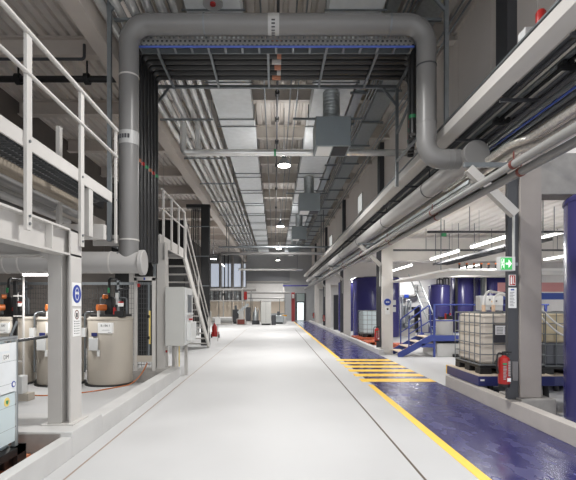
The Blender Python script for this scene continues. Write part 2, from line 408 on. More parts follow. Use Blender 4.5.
tube_light(-4.22, 8.3, -4.75, 8.3, 2.2, 'lit tube light under the wide grey duct', 2.3, 30, G)
tube_light(-3.6, 10.2, -5.4, 10.2, 2.7, 'tube light behind the beige tanks', 3.0, 30, G)
tube_light(-4.2, 15, -4.2, 17, 3.4, 'tube light beyond the white stair', 7.2, 45, G)
tube_light(-5.2, 24, -5.2, 26, 4.4, 'tube light far down the mezzanine bay', 7.2, 80, G)
tube_light(-4.6, 38, -4.6, 40, 5.2, 'added tube light brightening the machines before the end windows', 7.2, 120, G)  # added tube, no fixture known here; brightens the far beige screen

# ------------------------------------------------------------------ the grey gantry pipe
YP = 7.5
t = thing('ventilation_pipe', 'large grey pipe arching over the aisle, down on both sides', 'pipe', (0, YP, 4))
PX0, PX1, PZ, PR = -2.49, 2.58, 6.4, .165
MB().tube([(PX0, YP, 2.42), (PX0, YP, PZ), (PX1, YP, PZ), (PX1, YP, 4.1), (3.14, YP, 4.1)], PR, 28, bend=.34, arc=10).build('pipe', 'pvc_grey', t)
for z in (2.72, 5.5): MB().cyl((PX0, YP, z - .012), (PX0, YP, z + .012), PR + .006, 28).build('joint_ring', 'steel_white', t)
for z in (4.72, 5.68): MB().cyl((PX1, YP, z - .012), (PX1, YP, z + .012), PR + .006, 28).build('joint_ring', 'dark_steel' if z > 5 else 'pvc_grey', t)
for x in (-1.2, 1.95): MB().cyl((x - .014, YP, PZ), (x + .014, YP, PZ), PR + .008, 28).build('joint_ring', 'strut', t)
for x in (2.92, 3.02): MB().cyl((x - .01, YP, 4.1), (x + .01, YP, 4.1), PR + .007, 28).build('joint_ring', 'pvc_grey', t)
b = MB().cyl((PX0, YP, 4.33), (PX0, YP, 4.55), PR + .003, 28).build('marker_band', 'band_grey', t, label='pale band with a row of small dark marks')
for i in range(7):
    a = -PI * .95 + i * .28
    MB().box(PX0 + math.cos(a) * (PR + .004) - .018, PX0 + math.cos(a) * (PR + .004) + .018, YP + math.sin(a) * (PR + .004) - .003, YP + math.sin(a) * (PR + .004) + .003, 4.41, 4.48).build('print_mark', 'dark_steel', b)
b = MB().cyl((-.12, YP, PZ), (.07, YP, PZ), PR + .003, 28).build('marker_band', 'band_grey', t, label='pale band with small dark marks')
for i in range(6):
    a = -PI * .95 + i * .3
    MB().box(-.06, .0, YP + math.cos(a) * (PR + .004) - .003, YP + math.cos(a) * (PR + .004) + .003, PZ + math.sin(a) * (PR + .004) - .012, PZ + math.sin(a) * (PR + .004) + .012).build('print_mark', 'dark_steel', b)
t = thing('ventilation_pipe', 'wide grey duct with round end cap behind the mezzanine column', 'pipe', (-4.5, YP, 2.17))
MB().cyl((-7.0, YP, 2.34), (-2.3, YP, 2.34), .185, 28).build('pipe', 'duct_grey', t)
MB().cyl((-2.3, YP, 2.34), (-2.22, YP, 2.34), .215, 28).build('end_cap', 'duct_grey', t, bevel=.01)
for x in (-2.78, -4.55, -4.3): MB().cyl((x - .012, YP, 2.34), (x + .012, YP, 2.34), .192, 28).build('joint_ring', 'steel_white', t)
t = thing('ventilation_pipe', 'long grey pipe running down the right side from a dark round end cap', 'pipe', (3.3, 20, 3.9))
MB().cyl((3.3, 7.3, 4.1), (3.3, 44, 4.1), .185, 28).build('pipe', 'duct_grey', t)
MB().cyl((3.3, 7.18, 4.1), (3.3, 7.3, 4.1), .215, 28).build('end_cap', 'pvc_grey', t, bevel=.01)
for y in (9.4, 13, 17, 21.5, 26, 31): MB().cyl((3.3, y - .02, 4.1), (3.3, y + .02, 4.1), .193, 28).tube([(3.3, y, 4.28), (3.3, y, 4.5)], .012, 6).build('clamp', 'dark_steel', t)

# cable bridge over the aisle
t = thing('cable_bridge', 'grey strut frame over the aisle carrying black pipes', 'frame', (0, 8.6, 2.3))
fr = lambda p0, p1, n='rail', w=.05: MB().bar(p0, p1, w).build(n, 'strut', t)
for x in (-2.62, 2.66):
    fr((x, 9.6, 2.2 if x < 0 else 4.2), (x, 9.6, 6.38), 'upright', .06)
fr((-2.65, 9.6, 6.38), (2.69, 9.6, 6.38), 'crossbeam', .06)
fr((-2.82, 7.5, 2.7), (-2.82, 7.5, 7.9), 'upright', .065)
fr((2.92, 7.5, 4.69), (2.92, 7.5, 7.9), 'upright', .065)
fr((-2.82, 7.72, 6.62), (2.92, 7.72, 6.62), 'crossbeam', .05)
for x in (-2.2, -1.22, -.13, .95, 1.93): fr((x, 7.7, 6.37), (x, 9.6, 6.36), 'crosspiece', .045)
for s, x in ((1, -2.62), (-1, 2.66)):
    fr((x, 9.58, 5.95), (x + s * .32, 9.58, 6.36), 'gusset', .045)
    fr((x, 7.55, 5.95), (x, 9.6, 5.35), 'side_brace', .045)
    for z in (4.75, 6.36) if x > 0 else (2.9, 4.5, 6.36): fr((x, 7.6, z), (x, 9.6, z), 'side_rail', .045)
for x in (-2.82, 2.92): fr((x, 7.5, 6.62), (x + (.6 if x < 0 else -.6), 7.5, 7.3), 'gusset', .045)
# perforated cable tray on the bridge
t = thing('cable_tray', 'perforated galvanised cable tray crossing the aisle under the grey pipe', 'cable tray', (0, 7.8, 6.2))
mb = MB()
for z in (6.15, 6.215, 6.28, 6.345): mb.box(-2.4, 2.45, 7.74, 7.746, z, z + .024)
n = 60
for i in range(n):
    x = -2.4 + 4.85 * i / n
    for j in range(3): mb.box(x + .03 * (j % 2), x + .03 * (j % 2) + .04, 7.74, 7.746, 6.165 + .065 * j, 6.225 + .065 * j)
mb.build('side_rail', 'band_grey', t)
mb = MB().box(-2.4, 2.45, 7.93, 7.95, 6.15, 6.37)
for i in range(17): mb.box(-2.4 + .3 * i, -2.36 + .3 * i, 7.746, 7.93, 6.155, 6.165)
mb.build('tray_floor', 'strut', t)
o = MB().tube([(-2.38, 7.72, 6.15), (2.44, 7.72, 6.15)], .02, 8).build('cable', 'blue_cable'); tag(o, 'blue cable along the lower edge of the perforated cable tray', 'cable')
for k in range(7):
    y = 8.15 + .2 * k; xl = -2.62 + .012 * k; xr = 2.55 + .055 * k
    o = MB().tube([(xl, y, 2.5), (xl, y, 6.47), (xr, y, 6.47), (xr, y, 4.78)], .066, 12, bend=.16).build('black_pipe', 'black_pipe')
    tag(o, f'black pipe over the aisle and down both ends, {ORD[k]} behind the grey pipe', 'pipe', 'black pipes over the aisle')
    for s, x in ((1, xl), (-1, xr)):
        c = ('green', 'copper', 'red_paint')[k % 3]
        MB().cyl((x, y, (4.35 if s > 0 else 5.1) - .03), (x, y, (4.35 if s > 0 else 5.1) + .03), .069, 12).build('marker_band', c, o)
    MB().cyl((-.06 + .05 * (k % 3), y, 6.47), (.12, y, 6.47), .069, 12).build('marker_band', 'duct_grey' if k % 2 else 'copper', o)

# ------------------------------------------------------------------ left mezzanine
XL = -2.3
t = thing('steel_mezzanine', 'white steel mezzanine with grating walkway standing on the near kerb', 'mezzanine', (-3, 3, 0))
MB().ibeam(XL - .08, 2.17, 2.47, .16, .022, .6, 5.25).build('edge_beam', 'steel_white', t)
for y in (3.0, 4.55): MB().box(XL - .08, XL + .0, y - .01, y + .01, 2.19, 2.45).build('stiffener', 'steel_white', t)
MB().ibeam(5.1, 2.17, 2.47, .2, .022, -6.9, -2.4, 'x').build('cross_beam', 'steel_white', t)
MB().ibeam(1.6, 2.17, 2.47, .2, .022, -6.9, -2.4, 'x').build('cross_beam', 'steel_white', t)
MB().box(-6.9, -2.42, .6, 5.0, 2.4, 2.44).build('lower_plate', 'steel_grey', t)
h = MB().box(-2.32, -2.3, 4.95, 5.23, .27, 2.47).box(-2.52, -2.32, 5.08, 5.1, .27, 2.47).box(-2.6, -2.24, 4.88, 5.28, .27, .285)
h.build('column', 'steel_white', t)
MB().box(-2.54, -2.39, 4.92, 5.04, .27, 2.2).build('post', 'steel_grey', t)
MB().prism([(-2.56, 2.2), (-2.4, 2.2), (-2.4, 1.98), (-2.45, 1.98), (-2.64, 2.2)], 4.94, 4.97).build('bracket', 'steel_white', t)
MB().box(XL - .015, XL + .005, .6, 6.2, 3.06, 3.2).build('toe_board', 'steel_white', t)
gm = MB()
y = .6
while y < 6.15: gm.box(-2.66, XL - .02, y, y + .008, 3.05, 3.09); y += .06
for x in [-2.66 + .1 * i for i in range(4)]: gm.box(x, x + .01, .6, 6.15, 3.05, 3.09)
gm.build('walkway_grating', 'mesh_dark', t)
MB().box(-2.76, -2.66, .6, 6.2, 2.94, 3.1).build('inner_beam', 'trunk_beige', t)
for y in (5.5, 2.0): MB().box(XL - .09, XL, y - .06, y + .06, 2.47, 3.06).build('deck_post', 'steel_white', t)
for y in (4.1, 5.9): MB().box(XL - .62, XL - .57, y - .04, y + .04, 2.47, 4.0).build('deck_post', 'steel_grey', t)
MB().bar((XL - .6, 5.95, 2.6), (XL, 5.95, 2.6), .1, .2).build('end_beam', 'steel_white', t)
t = thing('guard_railing', 'white railing on the near mezzanine edge', 'railing', (XL, 3.5, 2.4))
for y in (2.7, 4.06, 5.18, 6.3):
    p = MB().box(XL + .005, XL + .035, y - (.045 if y < 6 else .02), y + (.045 if y < 6 else .02), 2.3 if y < 6 else 2.5, 4.12).build('post', 'steel_white', t)
    b = MB()
    for z in (2.36, 2.43, 3.12): b.cyl((XL + .035, y, z), (XL + .046, y, z), .014, 8)
    b.build('bolts', 'strut', p)
MB().tube([(XL + .03, .5, 4.12), (XL + .03, 6.33, 4.12)], .026, 12).build('top_rail', 'steel_white', t)
MB().tube([(XL + .03, .5, 3.74), (XL + .03, 6.33, 3.74)], .021, 12).build('mid_rail', 'steel_white', t)
# pipes under the walkway and behind
for k, (x, z, r, m, lb) in enumerate([(-2.95, 2.96, .055, 'pvc_grey', 'dark pipe under the mezzanine walkway grating'), (-3.35, 3.12, .1, 'pvc_grey', 'thick grey pipe behind the mezzanine walkway'),
        (-3.1, 2.86, .045, 'duct_grey', 'thin grey pipe low behind the mezzanine edge beam'), (-3.9, 3.15, .09, 'black_pipe', 'black pipe far behind the mezzanine edge beam'),
        (-4.4, 4.6, .06, 'strut', 'grey pipe on the upper rack behind the mezzanine'), (-4.9, 4.5, .1, 'pvc_grey', 'thick grey pipe on the upper rack by the dark wall')]):
    o = MB().tube([(x, .6, z), (x, 12 if k > 3 else 6.6, z)], r, 12).build('process_pipe', m); tag(o, lb, 'pipe')
o = MB().box(-3.9, -3.75, .6, 6.6, 3.3, 3.5).build('wall_rail', 'trunk_beige', bevel=.005); tag(o, 'beige trunking along the rear of the mezzanine walkway', 'trunking')
o = MB().box(-5.6, -5.45, .6, 14, 4.7, 5.0).build('wall_rail', 'dark_steel'); tag(o, 'dark trunking high on the dim bay behind the mezzanine', 'trunking')
o = MB().box(-5.5, -5.4, .6, 14, 3.9, 4.3).build('wall_rail', 'roof_beam'); tag(o, 'grey trunking behind the mezzanine railing', 'trunking')
for k, y in enumerate((3, 6.5, 10)):
    o = MB().box(-7.09, -6.93, y - .1, y + .1, 0, 6.85).build('bay_column', 'steel_grey'); tag(o, f'grey steel column in the dim bay behind the mezzanine, {ORD[k]} from the near end', 'column', 'columns in the dim bay')
t = thing('heating_pipe', 'dark pipe with flanges across the dim ceiling behind the mezzanine', 'pipe', (-5, 9.6, 5.9))
MB().tube([(-7, 9.6, 6.55), (-3.3, 9.6, 6.55)], .07, 12).build('pipe', 'black_pipe', t)
for x in (-4.1, -5.6): MB().cyl((x - .05, 9.6, 6.55), (x + .05, 9.6, 6.55), .12, 12).tube([(x, 9.6, 6.6), (x, 9.6, 7.0)], .02, 6).build('flange', 'black_plastic', t)
o = MB().tube([(-7, 9.0, 6.65), (-3.9, 9.0, 6.65), (-3.9, 9.0, 6.95)], .03, 10, bend=.06).build('heating_pipe', 'dark_steel'); tag(o, 'thin dark pipe with bent end across the dim ceiling behind the mezzanine', 'pipe')

# safety signs on the mezzanine column, facing the aisle
t = thing('safety_sign', 'round blue eye protection sign on the white mezzanine column', 'sign', (-2.297, 5.1, 1.73))
MB().box(-2.3, -2.297, 4.985, 5.215, 1.6, 1.87).build('plate', 'sign_white', t)
MB().cyl((-2.297, 5.1, 1.74), (-2.294, 5.1, 1.74), .105, 32).build('disc', 'sign_blue', t)
pg = MB()
for i in range(20):
    a, b = 2 * PI * i / 20, 2 * PI * (i + 1) / 20
    pg.bar((-2.2935, 5.1 + .045 * math.cos(a), 1.74 + .07 * math.sin(a)), (-2.2935, 5.1 + .045 * math.cos(b), 1.74 + .07 * math.sin(b)), .008, .002, up=(1, 0, 0))
pg.box(-2.2935, -2.292, 5.06, 5.095, 1.735, 1.765).box(-2.2935, -2.292, 5.105, 5.14, 1.735, 1.765).box(-2.2935, -2.292, 5.06, 5.14, 1.758, 1.766)
pg.build('pictogram', 'sign_white', t)
t = thing('notice', 'white notice with hand symbol under the round blue sign', 'sign', (-2.297, 5.1, 1.3))
MB().box(-2.3, -2.297, 5.0, 5.2, 1.25, 1.57).build('plate', 'sign_white', t)
pg = MB()
for i in range(16):
    a, b = 2 * PI * i / 16, 2 * PI * (i + 1) / 16
    pg.bar((-2.296, 5.1 + .05 * math.cos(a), 1.5 + .05 * math.sin(a)), (-2.296, 5.1 + .05 * math.cos(b), 1.5 + .05 * math.sin(b)), .01, .002, up=(1, 0, 0))
pg.build('warning_ring', 'rust_red', t)
MB().box(-2.297, -2.295, 5.08, 5.12, 1.47, 1.52).build('hand_symbol', 'sign_black', t)
pg = MB()
for i in range(6): pg.box(-2.297, -2.2955, 5.03, 5.06, 1.28 + i * .028, 1.29 + i * .028).box(-2.297, -2.2955, 5.075, 5.17, 1.28 + i * .028, 1.286 + i * .028)
pg.build('printed_lines', 'text_grey', t)

struct(MB().box(-3.15, -2.262, 4.61, 4.64, 0, .255).build('trim_19', 'bare_concrete'))
# brown slats in the near pit
t = thing('slatted_floor', 'brown wooden slats under the near caged container', 'slatted board', (-3.1, 3.6, 0))
for i in range(17): MB().box(-2.34 - i * .09, -2.28 - i * .09, 2.0, 4.6, 0.02, .06).build('slat', 'wood_slat', t)
MB().box(-3.85, -2.28, 2.1, 2.2, 0, .02).box(-3.85, -2.28, 4.4, 4.5, 0, .02).build('bearer', 'wood_slat', t)

# ------------------------------------------------------------------ IBC containers
def ibc(x0, x1, y0, y1, z, h, label, body='ibc_white', liquid=None, plate=None, nx=5, ny=5, group=None):
    t = thing('caged_container', label, 'container', ((x0 + x1) / 2, (y0 + y1) / 2, z), group)
    pal = MB()
    pal.box(x0, x1, y0, y1, z + .1, z + .15)
    for fx in (0, .5, 1):
        for fy in (0, .5, 1):
            cx, cy = x0 + .1 + fx * (x1 - x0 - .2), y0 + .1 + fy * (y1 - y0 - .2)
            pal.box(cx - .1, cx + .1, cy - .1, cy + .1, z, z + .1)
    pal.build('pallet', 'black_plastic', t, bevel=.008)
    zb, zt = z + .16, z + h - .03
    if liquid:
        MB().box(x0 + .03, x1 - .03, y0 + .03, y1 - .03, zb, zb + (zt - zb) * liquid).build('filled_bottle', 'ibc_liquid', t, bevel=.05)
        MB().box(x0 + .03, x1 - .03, y0 + .03, y1 - .03, zb + (zt - zb) * liquid - .02, zt - .02).build('bottle', body, t, bevel=.05)
    else:
        MB().box(x0 + .03, x1 - .03, y0 + .03, y1 - .03, zb, zt - .02).build('bottle', body, t, bevel=.07)
    cx, cy = (x0 + x1) / 2, (y0 + y1) / 2
    MB().lathe(cx, cy, [(.1, zt - .03), (.1, zt + .02), (.08, zt + .03)], 20).build('lid', 'black_plastic', t)
    cg = MB(); rr = .009
    for i in range(nx + 1):
        x = x0 + (x1 - x0) * i / nx
        for y in (y0, y1): cg.tube([(x, y, zb), (x, y, zt)], rr, 6)
    for i in range(1, ny):
        y = y0 + (y1 - y0) * i / ny
        for x in (x0, x1): cg.tube([(x, y, zb), (x, y, zt)], rr, 6)
    for i in range(6):
        zz = zb + (zt - zb) * i / 5; r2 = .014 if i in (0, 5) else rr
        cg.tube([(x0, y0, zz), (x1, y0, zz), (x1, y1, zz), (x0, y1, zz), (x0, y0, zz)], r2, 6, bend=.03, arc=3)
    cg.build('cage', 'cage_zinc', t)
    MB().bar((cx - .2, y0, zt + .01), (cx - .2, y1, zt + .01), .03, .02).bar((cx + .2, y0, zt + .01), (cx + .2, y1, zt + .01), .03, .02).build('top_bar', 'cage_zinc', t)
    return t
def weigh_frame(x0, x1, y0, y1, z0, z1, label):
    t = thing('weighing_platform', label, 'platform', ((x0 + x1) / 2, (y0 + y1) / 2, 0))
    MB().box(x0, x1, y0, y1, z0 + .01, z1 - .012).build('frame', 'navy_steel', t, bevel=.006)
    MB().box(x0 + .01, x1 - .01, y0 + .01, y1 - .01, z1 - .012, z1).build('board', 'wood_tread', t)
    MB().box(x0 - .004, x0 + .12, y1, y1 + .035, z0 + .01, z1).build('end_cap', 'yellow_paint', t, label='yellow end cap')
    for x in (x0 + .25, x1 - .1):
        for y in (y0 + .1, y1 - .1): MB().cyl((x, y, 0), (x, y, z0 + .01), .05, 12).build('foot', 'black_plastic', t)
    MB().box(x0 + .03, x0 + .1, y0 - .003, y0, z1 - .09, z1 - .06).build('badge', 'sign_white', t)
    return t
weigh_frame(3.47, 4.78, 7.5, 8.88, .225, .41, 'navy weighing platform with yellow end cap by the nearest concrete column')
# the kerb across the sump stays below the platform
t = ibc(3.58, 4.72, 7.68, 8.74, .41, 1.1, 'white caged container on the navy platform beside the red extinguisher', 'ibc_white')
MB().box(3.8, 4.42, 7.655, 7.665, .96, 1.28).build('label_plate', 'dark_steel', t, label='grey plate with white label')
lb = MB().box(3.83, 4.13, 7.645, 7.655, 1.1, 1.26).build('label', 'sign_white', t)
mk = MB()
for i in range(5): mk.box(3.85, 3.96, 7.643, 7.645, 1.12 + i * .025, 1.128 + i * .025).box(3.99, 4.1, 7.643, 7.645, 1.12 + i * .025, 1.133 + i * .025)
mk.build('printed_lines', 'text_grey', lb)
weigh_frame(5.05, 6.5, 8.2, 9.8, .1, .3, 'navy weighing platform glimpsed behind the nearest concrete column')
ibc(5.1, 6.3, 8.35, 9.4, .3, 1.2, 'beige caged container half full behind the nearest concrete column', 'ibc_beige', liquid=.45)
ibc(4.05, 5.1, 20.3, 21.4, .16, 1.25, 'pale caged container before the big blue tank', 'ibc_clear')
t = ibc(-3.5, -2.52, 3.1, 4.3, .06, 1.26, 'galvanised sheet clad container on brown slats in the near corner', 'ibc_clear', nx=3, ny=2)
sh = MB().box(-2.525, -2.512, 3.05, 4.27, .77, 1.25).box(-3.52, -2.53, 4.3, 4.312, .56, 1.22).build('sheet_cover', 'duct_zinc', t, label='bare metal cover sheet')
MB().box(-2.512, -2.509, 3.4, 4.16, 1.18, 1.25).build('paper_pocket', 'sign_white', t)
MB().box(-2.55, -2.51, 3.05, 4.3, 1.27, 1.31).build('top_frame', 'zinc', t)
MB().box(-2.55, -2.515, 4.255, 4.3, .16, 1.27).build('corner_post', 'zinc', t)
st = MB().box(-2.511, -2.508, 4.05, 4.16, 1.09, 1.155).build('sticker', 'sign_white', t)
text('DM', .055, (-2.507, 4.105, 1.122), AISLE_L, 'text_grey', st)
MB().cyl((-2.512, 4.225, .85), (-2.508, 4.225, .85), .03, 24).build('round_sticker', 'sign_blue', t)
MB().cyl((-2.509, 4.225, .85), (-2.506, 4.225, .85), .019, 24).build('round_sticker_centre', 'sign_white', t)
MB().box(-2.53, -2.512, 3.1, 4.25, .3, .78).build('lower_panel', 'ibc_clear', t)
MB().cyl((-2.512, 4.12, .7), (-2.508, 4.12, .7), .042, 24).build('round_sticker', 'sticker_yellow', t, label='round yellow sticker')
MB().prism([(4.1, .715), (4.14, .715), (4.135, .69), (4.12, .675), (4.105, .69)], -2.508, -2.506, 'x').build('shield_mark', 'green', t)
MB().box(-2.56, -2.47, 3.0, 4.36, .17, .24).box(-2.56, -2.47, 4.22, 4.37, .06, .24).box(-2.56, -2.47, 3.5, 3.7, .06, .24).build('pallet_edge', 'black_plastic', t)

# ------------------------------------------------------------------ beige tanks behind the mezzanine
def beige_tank(x, label, txt, code):
    y, r, zt = 9.15, .447, 1.37
    t = thing('dosing_tank', label, 'tank', (x, y, 0), 'beige dosing tanks in a row')
    MB().lathe(x, y, [(r + .05, 0), (r + .05, .012), (r + .02, .03)], 40).build('base_ring', 'black_plastic', t)
    MB().lathe(x, y, [(r - .01, .02), (r, .05), (r, zt - .03), (r - .02, zt), (.05, zt + .01)], 48).build('shell', 'tank_beige', t)
    MB().lathe(x, y, [(r + .012, zt - .05), (r + .012, zt - .02), (r - .03, zt + .012)], 48).build('lid_rim', 'tank_beige', t)
    lab = MB().box(x - .08, x + .21, y - r - .012, y - r + .06, 1.06, 1.27).build('label', 'sign_white', t)
    text(txt, .06, (x + .07, y - r - .013, 1.21), FRONT, 'sign_black', lab)
    k = MB().box(x - .0, x + .15, y - r - .014, y - r - .012, 1.12, 1.126).box(x + .12, x + .18, y - r - .014, y - r - .012, 1.075, 1.082); k.build('printed_lines', 'text_grey', lab)
    if code:
        MB().box(x - .26, x - .08, y - r - .02, y - r + .12, .72, .97).build('document_box', 'cab_white', t, bevel=.006)
        MB().box(x - .21, x - .1, y - r - .008, y - r + .1, 1.0, 1.07).build('blue_plate', 'navy_steel', t, label='small navy plate')
        MB().box(x - .1, x - .05, y - r - .008, y - r + .05, .6, .73).build('paper_tag', 'sign_white', t)
    # fittings on the lid
    MB().box(x - .3, x + .35, y - .28, y + .28, zt + .005, zt + .06).build('lid_plate', 'black_plastic', t)
    pm = MB().cyl((x - .16, y - .3, zt + .2), (x - .03, y - .18, zt + .2), .065, 16).build('pump', 'orange_pump', t, label='orange dosing pump')
    MB().tube([(x - .14, y - .27, zt), (x - .14, y - .27, zt + .14)], .03, 10).build('pump_foot', 'steel_white', pm)
    MB().box(x - .05, x + .1, y - .2, y - .05, zt, zt + .42).build('valve_block', 'black_plastic', t, bevel=.02)
    MB().tube([(x + .02, y - .12, zt + .4), (x + .02, y - .12, zt + .8), (x + .02, y + .3, zt + .8)], .028, 10, bend=.08).build('riser', 'black_pipe', t)
    MB().cyl((x + .3, y - .25, zt), (x + .3, y - .25, zt + .22), .025, 10).box(x + .2, x + .38, y - .33, y - .15, zt, zt + .13).build('beacon_stem', 'black_plastic', t)
    bc = MB().lathe(x + .3, y - .25, [(.05, zt + .22), (.06, zt + .27), (.055, zt + .29)], 16).build('beacon', 'sign_white', t, label='white beacon with red cap')
    MB().lathe(x + .3, y - .25, [(.056, zt + .29), (.05, zt + .32), (.02, zt + .33)], 16).build('beacon_cap', 'red_paint', bc)
    MB().cyl((x + .16, y - .2, zt), (x + .16, y - .2, zt + .2), .03, 10).build('red_valve', 'red_paint', t)
    MB().tube([(x - .47, y - .15, .25), (x - .47, y - .15, zt + .1), (x - .35, y, zt + .1)], .02, 8, bend=.08).build('hose', 'strut', t)
    MB().tube([(x + .1, y + .05, zt), (x + .1, y + .05, zt + .55), (x + .3, y + .25, zt + .62)], .022, 8, bend=.06).build('riser', 'dark_steel', t)
    MB().box(x + .02, x + .06, y - .22, y - .2, zt + .5, zt + .6).build('green_tag', 'green', t)
    MB().cyl((x - .06, y - .24, zt + .42), (x + .0, y - .18, zt + .42), .045, 12).build('copper_valve', 'orange_pump', t)
    MB().cyl((x + .17, y - .1, zt + .26), (x + .17, y - .1, zt + .5), .03, 10).build('sight_glass', 'sign_white', t)
    MB().tube([(x - .25, y + .1, zt), (x - .25, y + .1, zt + .4), (x + .3, y + .1, zt + .4), (x + .3, y + .1, zt)], .02, 8, bend=.05).build('crossover_pipe', 'strut', t)
    MB().box(x - .47, x - .38, y - .34, y - .22, .98, 1.16).build('switch_box', 'cab_white', t)
    return t
beige_tank(-3.42, 'beige dosing tank standing beside the kerb, with white document box', 'B-186 1', True)
beige_tank(-4.45, 'beige dosing tank mostly hidden behind the mezzanine column', 'B-187 1', True)
beige_tank(-5.48, 'beige dosing tank behind the sheet clad container', 'B1 187', False)
# ladder-like pipe posts between tanks
for k, x in enumerate((-3.98, -5.0)):
    t = thing('hose_post', ('slim white post with clips beside the beige tank at the kerb', 'slim white post with clips between the hidden tank and its neighbour')[k], 'post', (x, 8.75, 0))
    MB().tube([(x, 8.75, 0), (x, 8.75, 2.2)], .022, 10).build('post', 'steel_white', t)
    MB().bar((x - .18, 8.78, 0), (x - .18, 8.78, 2.1), .06).build('dark_rail', 'black_plastic', t)
    for z in (.5, .9, 1.4, 1.8): MB().bar((x - .2, 8.75, z), (x + .02, 8.75, z), .025).build('clip', 'steel_white', t)
    MB().tube([(x - .1, 8.7, 1.3), (x - .22, 8.6, .9), (x - .2, 8.62, .3), (x - .4, 8.65, .12)], .025, 8, bend=.1).build('hose', 'strut', t)
t = thing('pump_unit', 'small black and white pump unit on the floor beside the sheet clad container', 'pump', (-4.45, 7.5, 0))
MB().box(-4.5, -4.15, 7.4, 7.6, 0, .12).build('base', 'tank_beige', t)
MB().box(-4.38, -4.24, 7.38, 7.55, .12, .42).build('housing', 'cab_white', t, bevel=.01)
MB().cyl((-4.46, 7.45, .28), (-4.38, 7.45, .28), .1, 14).build('motor', 'black_plastic', t)
MB().tube([(-4.46, 7.45, .3), (-4.46, 7.45, 1.0), (-4.1, 8.2, 1.05)], .03, 10, bend=.08).build('pipe', 'dark_steel', t)
for z in (.55, .7, .85): MB().cyl((-4.46, 7.45, z - .04), (-4.46, 7.45, z + .04), .055, 12).build('valve', 'dark_steel', t)
o = MB().tube([(-4.6, 7.9, .012), (-4.0, 7.75, .012), (-3.4, 8.15, .012), (-2.9, 8.9, .012), (-2.75, 9.1, .2), (-2.7, 9.3, .4)], .012, 6, bend=.3).build('cable', 'cable_orange'); tag(o, 'thin orange cable lying along the floor before the beige tanks', 'cable')

# mesh fence behind tanks, and gate
def mesh_panel(x0, x1, y, z0, z1, step=.06):
    mb = MB(); x = x0
    while x <= x1: mb.box(x, x + .006, y, y + .006, z0, z1); x += step
    z = z0
    while z <= z1: mb.box(x0, x1, y, y + .006, z, z + .006); z += step * 2
    return mb
t = thing('mesh_fence', 'dark wire mesh fence behind the beige tanks', 'fence', (-5, 10.4, 0))
for i in range(4): mesh_panel(-7 + i * 1.1, -7 + i * 1.1 + 1.06, 10.4, .1, 2.1).build('mesh_panel', 'mesh_dark', t)
for i in range(5): MB().box(-7.03 + i * 1.1, -6.97 + i * 1.1, 10.37, 10.43, 0, 2.2).build('post', 'strut', t)
MB().box(-7.03, -2.57, 10.37, 10.43, 2.1, 2.16).build('top_rail', 'strut', t)
t = thing('mesh_gate', 'white framed wire mesh gate beside the beige tank at the kerb', 'gate', (-2.77, 9.3, 0))
for x in (-2.95, -2.57): MB().box(x - .03, x + .03, 9.3, 9.36, .05 if x < -2.8 else .23, 2.2).build('post', 'steel_white', t)
MB().box(-2.98, -2.54, 9.3, 9.36, 2.14, 2.22).build('header', 'steel_white', t)
MB().box(-2.92, -2.6, 9.3, 9.34, .42, .55).build('kick_plate', 'tank_beige', t)
mesh_panel(-2.89, -2.69, 9.33, .55, 2.1, .05).build('mesh_panel', 'mesh_dark', t)
MB().box(-2.69, -2.65, 9.3, 9.35, .55, 2.1).build('door_stile', 'strut', t)
MB().box(-2.66, -2.63, 9.28, 9.3, .8, 1.5).build('yellow_strip', 'sticker_yellow', t)
MB().box(-2.9, -2.85, 9.27, 9.3, 2.0, 2.07).build('red_switch', 'red_paint', t)
MB().box(-2.77, -2.74, 9.27, 9.3, 2.15, 2.2).build('blue_switch', 'sign_blue', t)
for z in (.9, 1.35): MB().box(-2.69, -2.64, 9.25, 9.3, z, z + .06).build('latch', 'black_plastic', t)

# second mezzanine column with cabinet, deck and stair
t = thing('steel_column', 'grey steel column on the kerb end beside the grey cabinet', 'column', (-2.5, 9.75, .23))
MB().box(-2.42, -2.4, 9.62, 9.86, .23, 3.0).box(-2.6, -2.42, 9.73, 9.75, .23, 3.0).box(-2.62, -2.6, 9.62, 9.86, .23, 3.0).box(-2.68, -2.34, 9.58, 9.9, .23, .25).build('shaft', 'steel_grey', t)
for z in (.6, 1.95): MB().cyl((-2.4, 9.68, z), (-2.37, 9.68, z), .025, 10).build('red_button', 'red_paint', t)
MB().box(-2.58, -2.42, 9.612, 9.62, .24, 2.6).build('cover_plate', 'steel_grey', t)
t = thing('control_cabinet', 'tall grey control cabinet mounted beside the steel column', 'cabinet', (-2.16, 9.9, .74))
MB().box(-2.36, -1.96, 9.45, 10.36, .74, 2.01).build('body', 'cab_grey', t, bevel=.01)
d = MB().box(-1.96, -1.935, 9.53, 10.33, .76, 1.99).build('door', 'cab_white', t, bevel=.006)
MB().box(-1.935, -1.93, 9.75, 10.2, 1.45, 1.85).build('window', 'strut', d)
MB().box(-1.935, -1.9, 9.7, 10.25, 1.4, 1.44).build('window_sill', 'cab_white', d)
MB().box(-1.935, -1.84, 9.62, 10.3, .84, 1.24).build('panel_box', 'cab_white', d, bevel=.01)
MB().box(-1.935, -1.87, 9.9, 10.02, 1.28, 1.32).build('red_switch', 'red_paint', d)
MB().box(-2.34, -2.28, 10.0, 10.3, 0, .74).build('stand', 'steel_grey', t)
MB().box(-2.1, -2.04, 10.2, 10.3, 0, .74).build('stand', 'steel_grey', t)
MB().tube([(-2.2, 10.1, .76), (-2.2, 10.1, .1), (-2.5, 10.3, .03)], .015, 6, bend=.1).build('yellow_cable', 'sticker_yellow', t)
XS = -2.58
t = thing('steel_mezzanine', 'white steel landing at the head of the white stair', 'mezzanine', (-3.3, 11, 0))
MB().box(XS - .03, XS, 9.9, 12.5, 2.96, 3.22).build('edge_beam', 'steel_white', t)
